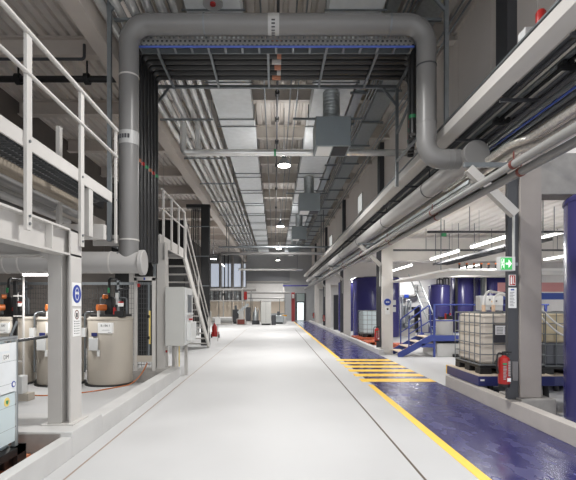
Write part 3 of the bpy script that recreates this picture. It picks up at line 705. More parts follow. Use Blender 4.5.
MB().box(-4.1, XS - .03, 9.9, 12.5, 3.08, 3.12).build('deck', 'mesh_dark', t)
MB().box(-4.1, XS - .03, 12.42, 12.5, 2.96, 3.2).build('end_beam', 'steel_white', t)
MB().box(-4.1, XS - .03, 9.9, 9.98, 2.96, 3.2).build('end_beam', 'steel_white', t)
for x, y in ((-3.05, 12.3), (-4.0, 12.3)): MB().box(x - .06, x + .06, y - .06, y + .06, 0, 2.96).build('post', 'steel_white', t)
t = thing('guard_railing', 'white railing around the landing at the stair head', 'railing', (XS, 11.2, 3.1))
for y in (10.1, 10.9, 11.7, 12.45): MB().box(XS, XS + .04, y - .04, y + .04, 2.98, 4.25).build('post', 'steel_white', t)
MB().tube([(XS + .02, 9.9, 4.25), (XS + .02, 12.5, 4.25)], .024, 10).build('top_rail', 'steel_white', t)
MB().tube([(XS + .02, 9.9, 3.8), (XS + .02, 12.5, 3.8)], .02, 10).build('mid_rail', 'steel_white', t)
o = MB().box(-4.8, -3.56, 12.9, 13.2, 3.2, 5.2).build('switchgear', 'black_plastic', bevel=.02); tag(o, 'black machine panel behind the landing railing', 'machine')
MB().box(-4.7, -3.6, 12.92, 13.18, 0, 3.2).build('panel_base', 'black_plastic', o)
t = thing('steel_stair', 'white steel stair with open treads going down from the landing', 'stair', (-3.1, 15, 0))
for x in (XS, -3.5): MB().prism([(12.45, 3.22), (12.45, 2.9), (17.0, 0), (17.3, 0), (17.3, .12)], x - .025, x + .025, 'x').build('stringer', 'steel_white', t)
for i in range(14):
    f = (i + .5) / 14.2; y = 12.5 + f * 4.7; z = 3.12 - f * 3.1
    MB().box(-3.48, XS - .025, y - .13, y + .13, z - .035, z).build('tread', 'steel_grey', t)
for x in (XS,):
    r = MB().tube([(x, 12.5, 4.2), (x, 17.2, 1.15), (x, 17.4, 1.1), (x, 17.4, .55)], .024, 10, bend=.12).build('handrail', 'steel_white', t)
    MB().tube([(x, 12.5, 3.75), (x, 17.25, .65)], .018, 8).build('mid_rail', 'steel_white', t)
    for f in (.05, .5, .97):
        y = 12.5 + f * 4.7; z = 3.15 - f * 3.1; MB().box(x - .02, x + .02, y - .03, y + .03, z - .05, z + 1.02).build('baluster', 'steel_white', t)
o = MB().box(-6.2, -3.78, 18.4, 19.4, 0, 5.2).build('machine_enclosure', 'black_plastic', bevel=.03); tag(o, 'black machine enclosure seen behind the treads of the white stair', 'machine')
t = thing('cable_riser', 'tall black cable riser standing behind the white stair', 'cable riser', (-2.85, 17.9, 0))
MB().box(-3.0, -2.66, 17.8, 18.1, 0, 5.65).build('duct', 'black_plastic', t, bevel=.02)
for i in range(5): MB().tube([(-3.1 - i * .07, 17.9, .4), (-3.1 - i * .07, 17.9, 5.55), (-3.1 - i * .07, 18.6, 5.6)], .022, 8, bend=.1).build('pipe', 'black_pipe', t)
for z in (2.4, 3.6, 4.8): MB().box(-3.45, -2.64, 17.78, 17.82, z, z + .03).build('bracket', 'strut', t)
MB().box(-3.6, -2.64, 17.8, 18.1, 5.6, 5.72).build('head', 'black_plastic', t)
t = thing('extinguisher_trolley', 'red wheeled extinguisher standing at the foot of the white stair', 'extinguisher', (-3.05, 22.2, 0))
MB().lathe(-3.05, 22.2, [(.1, .08), (.13, .12), (.13, .55), (.05, .68), (.03, .75)], 16).build('cylinder', 'red_paint', t)
MB().box(-3.2, -2.82, 22.1, 22.3, .05, .3).build('body', 'red_paint', t, bevel=.03)
for x in (-3.2, -2.83): MB().cyl((x - .03, 22.2, .1), (x + .03, 22.2, .1), .1, 16).build('wheel', 'black_plastic', t)
o = MB().box(-2.72, -2.48, 19.9, 20.0, .78, 1.1).build('sign_board', 'sign_white'); tag(o, 'small white board on a post at the stair foot', 'sign')
MB().tube([(-2.6, 20.02, 0), (-2.6, 20.02, 1.2)], .02, 8).build('post', 'steel_white', o)

# ------------------------------------------------------------------ right-hand side
for k, lb in enumerate(('nearest concrete column, grey with painted shade, beside the green exit sign', 'white concrete column with round blue sign, second along the walkway', 'third concrete column along the blue walkway', 'fourth concrete column along the blue walkway', 'fifth concrete column along the blue walkway')):
    yb = 6.46 + 8.15 * k; m = 'column_concrete_shaded' if k == 0 else 'white_column'
    t = thing('concrete_column', lb, 'column', (3.72, yb, 0), 'concrete columns along the blue walkway')
    MB().box(3.6 if k == 0 else 3.545, 3.92, yb, yb + .37, .25 if k == 0 else .0, 3.95).build('shaft', m, t, bevel=.012)
    MB().box(3.9, 13.4, yb, yb + .37, 3.24 if k == 0 else 3.1, 3.85).build('ceiling_beam', m if k else 'bare_concrete', t, bevel=.01)
for k in range(4):
    yb = 6.46 + 8.15 * k
    t = thing('steel_post', ('dark steel post fixed to the nearest concrete column', 'dark steel post fixed to the column with the round blue sign', 'dark steel post fixed to the third concrete column', 'dark steel post fixed to the fourth concrete column')[k], 'post', (3.46, yb, .22), 'dark posts on the concrete columns')
    xa, xb = (3.44, 3.6) if k == 0 else (3.38, 3.545)
    MB().box(xa + .015, xb, yb + .06, yb + .14, .22, 3.55).build('shaft', 'dark_steel', t)
    MB().box(xa, xb, yb + .04, yb + .06, .22, 3.55).build('front_flange', 'dark_steel', t)
    if k == 0: MB().box(3.5, 3.58, yb + .02, yb + .04, .5, .78).build('white_plate', 'text_grey', t)
for k in range(4):
    yb = 6.42 + 8.15 * k
    t = thing('diagonal_brace', ('white slanting box strut high on the nearest column', 'white slanting strut on the column with the round blue sign', 'white slanting strut on the third column', 'white slanting strut on the fourth column')[k], 'brace', (3.1, yb, 2.9), 'slanting struts on the columns')
    MB().bar((2.82, yb, 3.6), (3.5, yb, 2.94), .11, .12).build('strut', 'steel_grey', t)
    MB().bar((2.76, yb + .01, 3.66), (3.5, yb + .01, 3.66), .06).build('arm', 'strut', t)
    MB().tube([(3.47, yb - .02, 2.95), (3.47, yb - .02, 2.25)], .02, 8).build('conduit', 'cab_grey', t)
o = MB().prism([(2.9, 4.69), (2.9, 4.53), (3.16, 4.53), (3.16, 4.69), (3.145, 4.69), (3.145, 4.55), (2.93, 4.55), (2.93, 4.66), (2.95, 4.66), (2.95, 4.69)], 1.5, 44).build('crane_rail', 'steel_white', bevel=.004)
tag(o, 'long white channel beam running high along the right side', 'beam')
t = thing('side_tray', 'grey ledge behind the long white channel beam', 'tray', (3.2, 20, 4.6))
MB().box(2.88, 3.3, 1.5, 44, 4.70, 4.72).build('ledge', 'strut', t)
for i in range(12): MB().bar((3.16, 3.2 + i * 1.5, 4.5), (3.98, 3.2 + i * 1.5, 4.5), .04).build('arm', 'dark_steel', t)
o = MB().box(2.96, 3.07, 5.2, 5.36, 4.72, 4.9).build('switch_box', 'cab_white'); tag(o, 'white switch box on the ledge above the long beam', 'switch box')
o = MB().lathe(2.98, 4.93, [(.055, 4.72), (.055, 4.88), (.04, 4.91)], 16).build('alarm_siren', 'red_paint'); tag(o, 'red alarm siren on the ledge above the long beam', 'siren')
for k in range(16):
    x = 3.34 + .08 * (k % 8); z = (4.58 if k < 8 else 4.85) + (.07 if k % 3 == 1 else 0)
    o = MB().tube([(x, 1.5, z), (x, 44, z)], .033 if k != 4 else .016, 8).build('process_pipe', 'blue_cable' if k == 4 else ('dark_steel', 'dark_steel', 'strut', 'black_pipe', 'dark_steel')[k % 5])
    tag(o, 'blue hose among the dark pipes under the upper wall' if k == 4 else f'dark thin pipe under the upper wall, {ORD[k]} in from the long beam', 'pipe', 'dark pipes under the upper wall')
for k in range(5):
    x = 3.53 + .1 * k; q = 'blue_cable' if k == 2 else ('dark_steel', 'strut')[k % 2]
    o = MB().tube([(x, 1.5, 4.32), (x, 44, 4.32)], .036 if k != 2 else .018, 8).build('process_pipe', q)
    tag(o, 'thin blue hose in the lowest layer under the upper wall' if k == 2 else f'pipe in the lowest layer under the upper wall, {ORD[k]} in from the long beam', 'pipe', 'lowest pipes under the upper wall')
for k in range(3):
    y = 3.7 + 1.6 * k; m_ = MB().box(3.42, 3.97, y - .03, y + .03, 4.45, 4.49)
    for i in range(6): m_.cyl((3.46 + .09 * i, y - .05, 4.52), (3.46 + .09 * i, y + .05, 4.52), .03, 8)
    tag(m_.build('pipe_saddle', 'black_plastic'), f'black toothed pipe saddle under the dark pipes, {ORD[k]} from the near end', 'bracket', 'black pipe saddles')
for k, (x, z, r) in enumerate(((3.62, 3.98, .05), (3.75, 3.9, .05))):
    o = MB().tube([(x, 2, z), (x, 6.2, z), (x - .15, 6.5, z), (x - .15, 9, z)], r, 12, bend=.1).build('insulated_pipe', 'foil')
    tag(o, ('foil wrapped pipe higher of the pair by the nearest column', 'foil wrapped pipe lower of the pair by the nearest column')[k], 'pipe')
for k, (x, z, r) in enumerate(((2.93, 3.34, .05), (3.02, 3.25, .052))):
    t = thing('process_pipe', ('upper grey pipe of the pair with red clamps over the blue walkway', 'lower grey pipe of the pair with red clamps over the blue walkway')[k], 'pipe', (x, 20, z - r), 'twin grey pipes with red clamps')
    MB().tube([(x, 1.5, z), (x, 44, z)], r, 14).build('pipe', 'pvc_grey' if k else 'mid_grey', t)
    for y in (5.4, 8.2, 11.5, 15.0, 19, 24): MB().cyl((x, y - .025, z), (x, y + .025, z), r + .008, 14).tube([(x, y, z), (x, y, z + .16)], .009, 6).build('clamp', 'rust_red', t)
for k, (x, z, r, m) in enumerate(((3.5, 3.5, .035, 'strut'), (3.62, 3.55, .03, 'duct_grey'))):
    o = MB().tube([(x, 8, z), (x, 44, z)], r, 10).build('process_pipe', m); tag(o, ('thin grey pipe under the long grey pipe beyond the nearest column', 'thin pale pipe under the long grey pipe beyond the nearest column')[k], 'pipe')
t = thing('cable_tray', 'galvanised cable tray beside the long grey pipe on the right side', 'cable tray', (3.75, 9, 3.6))
MB().box(3.34, 3.52, 7.6, 44, 3.7, 3.72).box(3.34, 3.35, 7.6, 44, 3.7, 3.78).build('channel', 'zinc', t)
t = thing('sprinkler_pipe', 'thin dark pipe crossing under the light ceiling boards', 'pipe', (8, 9.3, 3.3))
MB().tube([(3.6, 10.4, 3.35), (13, 10.4, 3.35)], .03, 10).build('pipe', 'dark_steel', t)
MB().tube([(3.6, 13.4, 3.3), (13, 13.4, 3.3)], .03, 10).build('pipe', 'dark_steel', t)
for x in (4.6, 6.6, 8.6):
    MB().tube([(x, 10.4, 3.35), (x, 10.4, 3.95)], .01, 6).build('hanger', 'strut', t)
    MB().tube([(x, 13.4, 3.3), (x, 13.4, 3.95)], .01, 6).build('hanger', 'strut', t)
o = MB().box(4.55, 4.68, 12.0, 12.03, 3.5, 3.64).build('hanging_sign', 'green'); tag(o, 'small green hanging sign under the light ceiling boards', 'sign')
MB().tube([(4.62, 12.015, 3.64), (4.62, 12.015, 3.95)], .01, 6).build('hanger', 'strut', o)
# exit sign
t = thing('exit_sign', 'lit green exit sign with running figure on the dark post', 'sign', (3.3, 6.3, 2.1))
MB().box(3.19, 3.41, 6.24, 6.34, 2.1, 2.3).build('housing', 'cab_white', t, bevel=.006)
MB().box(3.2, 3.36, 6.236, 6.24, 2.115, 2.285).build('panel', 'sign_green', t)
pg = MB().box(3.27, 3.315, 6.233, 6.236, 2.187, 2.213).prism([(3.31, 2.14), (3.355, 2.2), (3.31, 2.26)], 6.233, 6.236)
pg.build('arrow', 'sign_lit', t)
pg = MB().box(3.207, 3.212, 6.233, 6.236, 2.13, 2.27).box(3.207, 3.25, 6.233, 6.236, 2.265, 2.27).box(3.245, 3.25, 6.233, 6.236, 2.13, 2.27)
pg.cyl((3.236, 6.236, 2.25), (3.236, 6.232, 2.25), .009, 10)
for a, b in (((3.236, 2.24), (3.226, 2.2)), ((3.226, 2.2), (3.242, 2.175)), ((3.242, 2.175), (3.236, 2.145)), ((3.226, 2.2), (3.215, 2.17)), ((3.234, 2.235), (3.25, 2.215)), ((3.234, 2.235), (3.217, 2.215))):
    pg.bar((a[0], 6.234, a[1]), (b[0], 6.234, b[1]), .008, .003, up=(0, 1, 0))
pg.build('running_figure', 'sign_lit', t)
MB().box(3.41, 3.47, 6.28, 6.51, 2.18, 2.22).build('bracket', 'strut', t)
t = thing('fire_sign', 'square red fire extinguisher sign on the dark post', 'sign', (3.47, 6.5, 1.9))
MB().box(3.45, 3.55, 6.485, 6.498, 1.9, 2.06).build('plate', 'sign_white', t)
MB().box(3.458, 3.542, 6.482, 6.485, 1.908, 2.052).build('red_field', 'sign_red', t)
MB().box(3.47, 3.495, 6.48, 6.482, 1.92, 2.02).box(3.475, 3.49, 6.48, 6.482, 2.02, 2.04).box(3.51, 3.52, 6.48, 6.482, 1.93, 2.04).box(3.52, 3.535, 6.48, 6.482, 1.93, 1.94).build('pictogram', 'sign_white', t)
t = thing('notice', 'white printed notice on the dark post under the red sign', 'sign', (3.47, 6.5, 1.55))
MB().box(3.445, 3.56, 6.485, 6.498, 1.57, 1.87).build('plate', 'sign_white', t)
MB().box(3.475, 3.525, 6.482, 6.485, 1.83, 1.85).build('heading', 'sign_blue', t)
pg = MB()
for i in range(10): pg.box(3.458, 3.458 + random.uniform(.05, .09), 6.483, 6.485, 1.6 + i * .022, 1.607 + i * .022)
pg.build('printed_lines', 'text_grey', t)
# extinguishers
def extinguisher(x, y, z, label):
    t = thing('fire_extinguisher', label, 'fire extinguisher', (x, y, z), 'red extinguishers along the walkway')
    MB().lathe(x, y, [(.075, z), (.08, z + .03), (.08, z + .05)], 20).build('foot', 'black_plastic', t)
    MB().lathe(x, y, [(.078, z + .045), (.08, z + .06), (.08, z + .37), (.07, z + .42), (.03, z + .45), (.025, z + .47)], 24).build('cylinder', 'red_paint', t)
    MB().cyl((x, y, z + .46), (x, y, z + .5), .03, 12).box(x - .02, x + .1, y - .02, y + .02, z + .49, z + .515).box(x - .02, x + .08, y - .02, y + .02, z + .46, z + .475).build('valve_handle', 'black_plastic', t)
    MB().tube([(x - .02, y, z + .48), (x - .1, y - .02, z + .5), (x - .12, y - .02, z + .32), (x - .095, y - .02, z + .2)], .014, 8, bend=.05).build('hose', 'black_plastic', t)
    lb = MB()
    for i in range(9): lb.box(x + .02, x + .05, y - .084, y - .07, z + .17 + i * .024, z + .184 + i * .024)
    for i in range(10): lb.box(x - .045, x - .045 + random.uniform(.03, .045), y - .084, y - .06, z + .12 + i * .02, z + .128 + i * .02)
    lb.build('printed_lines', 'duct_grey', t)
    MB().box(x - .05, x + .0, y - .085, y - .06, z + .33, z + .355).build('green_stripe', 'green', t)
    MB().box(x + .005, x + .055, y - .0845, y - .06, z + .09, z + .14).build('white_patch', 'sign_white', t)
    MB().box(x - .03, x + .03, y + .07, y + .2, z + .3, z + .36).build('wall_bracket', 'black_plastic', t)
    return t
e = extinguisher(3.31, 6.36, .43, 'red fire extinguisher hung on the nearest dark post')
dup(e, (3.36, 14.5, .42), 'red fire extinguisher hung on the column with the round blue sign')
dup(e, (3.42, 30.75, .5), 'red fire extinguisher hung on the fourth concrete column')
dup(e, (3.42, 38.9, .5), 'red fire extinguisher hung on the fifth concrete column')
t = thing('safety_sign', 'round blue sign on the second concrete column', 'sign', (3.74, 14.6, 1.6))
MB().cyl((3.735, 14.61, 1.73), (3.735, 14.595, 1.73), .115, 24).build('disc', 'sign_blue', t)
MB().box(3.68, 3.73, 14.59, 14.596, 1.71, 1.75).box(3.74, 3.79, 14.59, 14.596, 1.71, 1.75).box(3.68, 3.79, 14.59, 14.596, 1.742, 1.752).build('pictogram', 'sign_white', t)
t = thing('notice', 'small white notice under the round blue sign on the second column', 'sign', (3.74, 14.6, 1.3))
MB().box(3.66, 3.81, 14.595, 14.61, 1.32, 1.58).build('plate', 'sign_white', t)
MB().cyl((3.735, 14.596, 1.5), (3.735, 14.59, 1.5), .035, 12).build('symbol', 'sign_black', t)

# blue tanks
def blue_tank(x, y, r, z0, z1, label, pipes=True):
    t = thing('blue_tank', label, 'tank', (x, y, z0), 'tall blue tanks in the right bay')
    MB().lathe(x, y, [(r, z0), (r, z1 - .06), (r - .02, z1 - .03), (r - .15, z1 + .02), (.1, z1 + .07)], 56).build('shell', 'blue_tank', t)
    MB().lathe(x, y, [(r + .012, z1 - .12), (r + .02, z1 - .1), (r + .012, z1 - .06)], 56).build('rim', 'blue_tank', t)
    if pipes:
        for dx, h in ((-.35, .3), (-.1, .42), (.25, .36)):
            MB().tube([(x + dx * r, y - .4 * r, z1), (x + dx * r, y - .4 * r, z1 + h), (x + dx * r + .3, y - .4 * r, z1 + h), (x + dx * r + .3, y - .4 * r, z1)], .035, 8, bend=.08).build('vent_pipe', 'black_pipe', t)
    return t
blue_tank(4.93, 5.97, .85, 0, 3.16, 'blue tank nearest the viewer, cut by the picture edge', True)
blue_tank(5.4, 23.5, 1.22, 0, 3.1, 'big blue tank behind the column with the round blue sign')
blue_tank(4.62, 28.5, .52, 0, 3.15, 'blue tank peeking out beside the third concrete column', False)
blue_tank(8.95, 24, .56, 0, 2.75, 'lower blue tank above the stair platform rail')
blue_tank(10.3, 24.2, .58, 0, 3.2, 'narrow blue tank between the two others behind the white caged container')
blue_tank(12.05, 24.3, .95, 0, 3.2, 'broad blue tank behind the white caged container')
o = MB().box(10.95, 11.1, 23.3, 23.45, 0, 3.6).build('pipe_post', 'strut'); tag(o, 'grey post between the blue tanks behind the white caged container', 'post')
MB().box(11.14, 11.2, 23.3, 23.45, 0, 3.6).build('side_tube', 'duct_grey', o)
o = MB().box(9.6, 9.72, 23.4, 23.5, 0, 3.3).build('pipe_post', 'black_plastic'); tag(o, 'dark pipe post beside the lower blue tank', 'post')
# small cabinet boxes on the big tank
for k, z in enumerate((1.3, 1.65)):
    o = MB().box(5.9, 6.1, 22.2, 22.35, z, z + .25).build('gauge_box', 'cab_white'); tag(o, ('lower white gauge box on the big blue tank', 'upper white gauge box on the big blue tank')[k], 'gauge')
# orange pallets
for k, (x0, x1, y0, y1, lb) in enumerate(((3.75, 5.2, 19.9, 21.6, 'orange pallet under the pale caged container'), (3.7, 4.6, 17.9, 18.9, 'orange pallet lying before the pale caged container'), (4.55, 5.15, 16.4, 17.3, 'orange pallet beside the blue stair'))):
    t = thing('plastic_pallet', lb, 'pallet', ((x0 + x1) / 2, (y0 + y1) / 2, 0), 'orange pallets')
    MB().box(x0, x1, y0, y1, .11, .16).build('deck', 'orange_pallet', t, bevel=.01)
    for fx in (0, .5, 1):
        MB().box(x0 + fx * (x1 - x0 - .15), x0 + fx * (x1 - x0 - .15) + .15, y0, y1, 0, .11).build('foot', 'orange_pallet', t)
# blue stair and platform
t = thing('service_platform', 'blue steel service platform with short stair and handrails', 'platform', (5, 14.5, 0))
ys, ye = 13.8, 14.7
for y in (ys, ye):
    MB().prism([(3.85, 0), (4.0, 0), (4.98, .54), (4.98, .7), (4.88, .7), (3.85, .13)], y - .02, y + .02).build('stringer', 'blue_steel', t)
for i in range(4): MB().box(3.88 + i * .27, 4.15 + i * .27, ys + .02, ye - .02, .14 + i * .155, .17 + i * .155).build('tread', 'wood_tread', t)
MB().box(4.95, 8.6, ys, ys + .05, .5, .68).build('edge_beam', 'blue_steel', t)
MB().box(4.95, 8.6, ye + .6, ye + .65, .5, .68).build('edge_beam', 'blue_steel', t)
MB().box(4.95, 8.6, ys + .05, ye + .6, .62, .66).build('deck', 'strut', t)
MB().box(4.6, 5.0, ys - .02, ys + .04, .3, .42).build('brace', 'blue_steel', t)
for x in (5.0, 6.8, 8.5): MB().box(x - .03, x + .03, ys - .01, ys + .05, 0, 1.66).build('post', 'blue_steel', t)
MB().box(8.47, 8.53, ye + .6, ye + .65, 0, .6).build('post', 'blue_steel', t)
MB().tube([(5.0, ys + .02, 1.64), (8.6, ys + .02, 1.64)], .024, 10).build('top_rail', 'blue_steel', t)
MB().tube([(5.0, ys + .02, 1.14), (8.6, ys + .02, 1.14)], .02, 10).build('mid_rail', 'blue_steel', t)
for y in (ys, ye):
    MB().tube([(4.2, y, .3), (4.2, y, 1.16), (4.85, y, 1.64), (4.9, y, .7)], .022, 10, bend=.06).build('handrail', 'blue_steel', t)
    MB().tube([(4.2, y, .72), (4.87, y, 1.14)], .018, 8).build('handrail_brace', 'blue_steel', t)
o = MB().box(5.1, 8.4, 13.86, 15.2, 0, .42).build('concrete_plinth', 'kerb', bevel=.01); tag(o, 'low concrete plinth under the blue service platform', 'plinth')
t = thing('chemical_drum', 'small grey drum with fittings standing on the blue platform', 'drum', (5.62, 14.6, .66))
MB().lathe(5.62, 14.6, [(.27, .66), (.27, 1.13), (.25, 1.16), (.05, 1.17)], 28).build('shell', 'duct_grey', t)
MB().box(5.4, 5.55, 14.4, 14.6, 1.16, 1.25).box(5.62, 5.7, 14.4, 14.6, 1.16, 1.34).box(5.75, 5.85, 14.45, 14.6, 1.16, 1.28).build('fittings', 'black_plastic', t)
MB().cyl((5.6, 14.45, 1.16), (5.6, 14.45, 1.36), .03, 10).build('red_cap', 'red_paint', t)
MB().cyl((5.72, 14.36, 1.3), (5.72, 14.36, 1.37), .03, 10).build('red_cap', 'red_paint', t)
o = MB().tube([(5.55, 13.75, .05), (5.75, 13.7, .06), (5.9, 13.74, .14)], .05, 8).build('black_hose', 'black_plastic'); tag(o, 'coiled black hose end on the floor before the plinth', 'hose')
# grey leaning ladder and pipes on the white partition
t = thing('ladder', 'grey aluminium ladder leaning by the big blue tank', 'ladder', (6.6, 20, 0))
for dx in (0, .38): MB().bar((7.2 + dx, 19.6, 0), (6.35 + dx, 20.9, 3.1), .06, .03).build('stile', 'zinc', t)
for i in range(11):
    f = (i + .5) / 11.5; MB().tube([(7.2 - .85 * f, 19.6 + 1.3 * f, 3.1 * f), (7.58 - .85 * f, 19.6 + 1.3 * f, 3.1 * f)], .016, 8).build('rung', 'zinc', t)
t = thing('wall_pipework', 'grey bent pipe with blue valve on the white partition wall', 'pipe', (8.0, 26.8, 1.6))
MB().tube([(7.4, 26.8, 2.9), (7.4, 26.8, 2.2), (8.6, 26.8, 2.2), (8.6, 26.8, 2.9)], .1, 12, bend=.2).build('pipe', 'pvc_grey', t)
MB().cyl((8.0, 26.75, 1.3), (8.0, 26.75, 2.15), .06, 10).build('drop_pipe', 'duct_grey', t)
MB().box(7.85, 8.1, 26.65, 26.95, 2.1, 2.3).build('valve', 'sign_blue', t)
MB().tube([(7.4, 26.95, 2.9), (7.4, 26.95, 3.9)], .03, 6).build('support', 'strut', t)
o = MB().box(7.8, 8.6, 26.0, 26.6, .9, 1.55).build('equipment_box', 'black_plastic', bevel=.02); tag(o, 'black equipment box below the pipe on the white partition', 'equipment')
MB().box(7.9, 8.0, 26.1, 26.5, 0, .9).box(8.4, 8.5, 26.1, 26.5, 0, .9).build('leg', 'black_plastic', o)
t = thing('process_skid', 'grey skid of pumps and pipes behind the leaning ladder', 'machine', (6.6, 24.5, 0))
MB().box(6.75, 7.5, 23.5, 24.4, 0, .35).build('base', 'steel_grey', t)
for x, h in ((6.85, 2.1), (7.05, 1.6), (7.3, 1.9)): MB().tube([(x, 23.7, .35), (x, 23.7, h), (x, 24.2, h), (x, 24.2, .35)], .05, 10, bend=.12).build('pipe', 'zinc', t)
MB().cyl((6.9, 23.5, .55), (7.3, 23.5, .55), .16, 14).build('pump', 'strut', t)
MB().box(7.1, 7.4, 23.4, 23.6, 1.1, 1.4).build('valve', 'cab_white', t)
# canopy shelf
t = thing('white_canopy', 'white panelled canopy edge under the right bay ceiling', 'canopy', (6, 12.5, 2.4))
MB().prism([(4.05, 10.2), (8.5, 10.2), (8.5, 11.7), (5.0, 11.9), (4.5, 15.6), (4.05, 15.6)], 2.43, 2.46, 'z').build('panel', 'white_wall', t)
MB().box(4.03, 8.5, 10.18, 10.22, 2.42, 2.47).build('front_edge', 'white_wall', t)
MB().box(4.02, 4.06, 10.2, 15.6, 2.42, 2.47).build('side_edge', 'white_wall', t)
for x in (4.3, 8.3):
    for y in (11.4,): MB().tube([(x, y, 2.46), (x, y, 3.95)], .012, 6).build('hanger', 'strut', t)
for k in range(9):
    x = 4.3 + k * .17
    o = MB().cyl((x, 10.26, 2.46), (x, 10.26, 2.57), .024, 8).build('valve_fitting', 'black_plastic'); tag(o, f'black fitting with orange cap on the white canopy, {ORD[k]} out from the walkway', 'valve', 'orange capped fittings on the canopy')
    MB().cyl((x, 10.26, 2.57), (x, 10.26, 2.6), .026, 8).build('cap', 'orange_pump', o)
t = thing('cable_tray', 'dark cable ladder slung over the white canopy', 'cable tray', (6, 12, 2.9))
for x in (5.2, 5.65): MB().box(x, x + .03, 9, 14.5, 2.94, 3.0).build('side_rail', 'dark_steel', t)
for i in range(19): MB().box(5.2, 5.68, 9.1 + i * .29, 9.14 + i * .29, 2.94, 2.96).build('rung', 'dark_steel', t)
for y in (9.3, 12.5, 14.3): MB().tube([(5.215, y, 2.98), (5.215, y, 3.95)], .01, 6).tube([(5.665, y, 2.98), (5.665, y, 3.95)], .01, 6).build('hanger', 'strut', t)
for k in range(4):
    o = MB().tube([(5.28 + .1 * k, 9, 2.974), (5.28 + .1 * k, 14.5, 2.974)], .014, 8).build('cable', 'black_pipe'); tag(o, f'black cable on the dark cable ladder, {ORD[k]} out from the walkway', 'cable', 'cables on the dark ladder')
# dosing box behind the white IBC
t = thing('dosing_box', 'white dosing box with hose sockets behind the white caged container', 'machine', (4.85, 9.75, 1.3))
MB().box(4.58, 5.1, 9.85, 10.05, 1.5, 1.83).build('body', 'cab_white', t, bevel=.01)
MB().box(4.72, 5.1, 9.84, 9.85, 1.62, 1.82).build('front', 'sign_white', t)
for x, z, m in ((4.8, 1.74, 'text_grey'), (4.86, 1.7, 'yellow_cap'), (4.9, 1.77, 'red_paint'), (4.95, 1.71, 'text_grey')): MB().cyl((x, 9.845, z), (x, 9.83, z), .02, 10).build('socket', m, t)
MB().box(4.82, 4.9, 9.835, 9.85, 1.52, 1.58).build('outlet', 'black_plastic', t)
MB().box(4.65, 4.75, 9.9, 10.0, 0, 1.5).build('stand', 'strut', t)
for k, (x, x1) in enumerate(((3.84, 4.5), (4.02, 4.8))):
    o = MB().tube([(x, 8.1, 1.5), (x, 8.1, 1.72), (x + .12, 8.2, 1.88 - .06 * k), (x1, 8.6, 1.84 - .06 * k), (x1 + .2, 8.7, 1.5)], .022, 10, bend=.1).build('hose', 'hose_white'); tag(o, ('white hose arching from the top of the white caged container, left of the pair', 'white hose arching from the top of the white caged container, right of the pair')[k], 'hose')
    MB().cyl((x, 8.1, 1.5), (x, 8.1, 1.62), .032, 10).build('connector', 'skin_connector', o)
for k, z in enumerate((1.35, 1.2)):
    o = MB().tube([(4.95, 8.2, z + .2), (5.2, 8.1, z - .1), (5.6, 8.12, z - .25), (5.9, 8.2, z - .3)], .018, 8, bend=.15).build('hose', 'hose_white'); tag(o, ('upper white hose by the beige caged container', 'lower white hose by the beige caged container')[k], 'hose')
t = thing('wall_rail', 'blue and pink rails behind the beige caged container', 'rail', (11, 17, 1.8))
MB().box(8.6, 13, 16.9, 17, 1.85, 2.1).build('blue_rail', 'blue_cable', t)
MB().box(8.6, 13, 16.9, 17, 2.15, 2.5).build('pink_rail', 'pink_strip', t)
for x in (8.7, 12.9): MB().box(x, x + .1, 17, 17.1, 0, 2.5).build('post', 'steel_grey', t)

# ------------------------------------------------------------------ far end of the hall
# windows
f = struct(MB().box(-7.0, -3.2, YE - .06, YE, 3.6, 6.3).build('window_3', 'steel_white'))
for i in range(3): MB().box(-6.97 + i * 1.26, -5.74 + i * 1.26, YE - .08, YE - .06, 3.7, 6.2).build('pane', 'window_glow', f)
for k, (x, m) in enumerate(((-5.9, 'duct_grey'), (-4.6, 'duct_grey'), (-3.55, 'duct_grey'), (-5.45, 'dark_steel'), (-5.05, 'dark_steel'))):
    o = MB().tube([(x, YE - .5, 0), (x, YE - .5, 7.2)], .16 if m == 'duct_grey' else .06, 12).build('drop_pipe', m); tag(o, f'{"pale thick" if m == "duct_grey" else "dark thin"} vertical pipe before the end windows, {ORD[k % 3]} along', 'pipe')
f = struct(MB().box(-3.1, 1.6, YE - .1, YE, 4.1, 5.4).build('trim_15', 'shutter'))
struct(MB().box(-3.1, 1.6, YE - .16, YE, 4.15, 4.3).build('trim_16', 'steel_grey'))
struct(MB().box(-3.1, .9, YE - .14, YE, 2.1, 4.05).build('trim_17', 'white_wall'))
f = struct(MB().box(2.2, 3.35, YE - .1, YE, 0, 3.0).build('door_1', 'dark_steel'))
MB().box(2.42, 3.12, YE - .12, YE - .1, .05, 1.98).build('pane', 'door_glow', f)
MB().box(2.35, 3.2, YE - .12, YE - .1, 2.1, 2.95).build('transom_pane', 'glass_pale', f)
o = MB().box(1.7, 2.05, 45.3, 45.7, 0, 3.0).build('fire_cabinet', 'dull_red', bevel=.02); tag(o, 'tall red fire cabinet beside the far glazed door', 'cabinet')
MB().box(1.76, 1.98, 45.28, 45.3, 2.4, 2.8).build('gauge', 'sign_white', o)
o = MB().box(.8, 3.4, 44.6, 44.8, 3.6, 3.72).build('blue_beam', 'blue_tank'); tag(o, 'small blue beam above the red fire cabinet', 'beam')
MB().box(.85, .95, 44.65, 44.75, 0, 3.55).build('leg', 'steel_white', o)
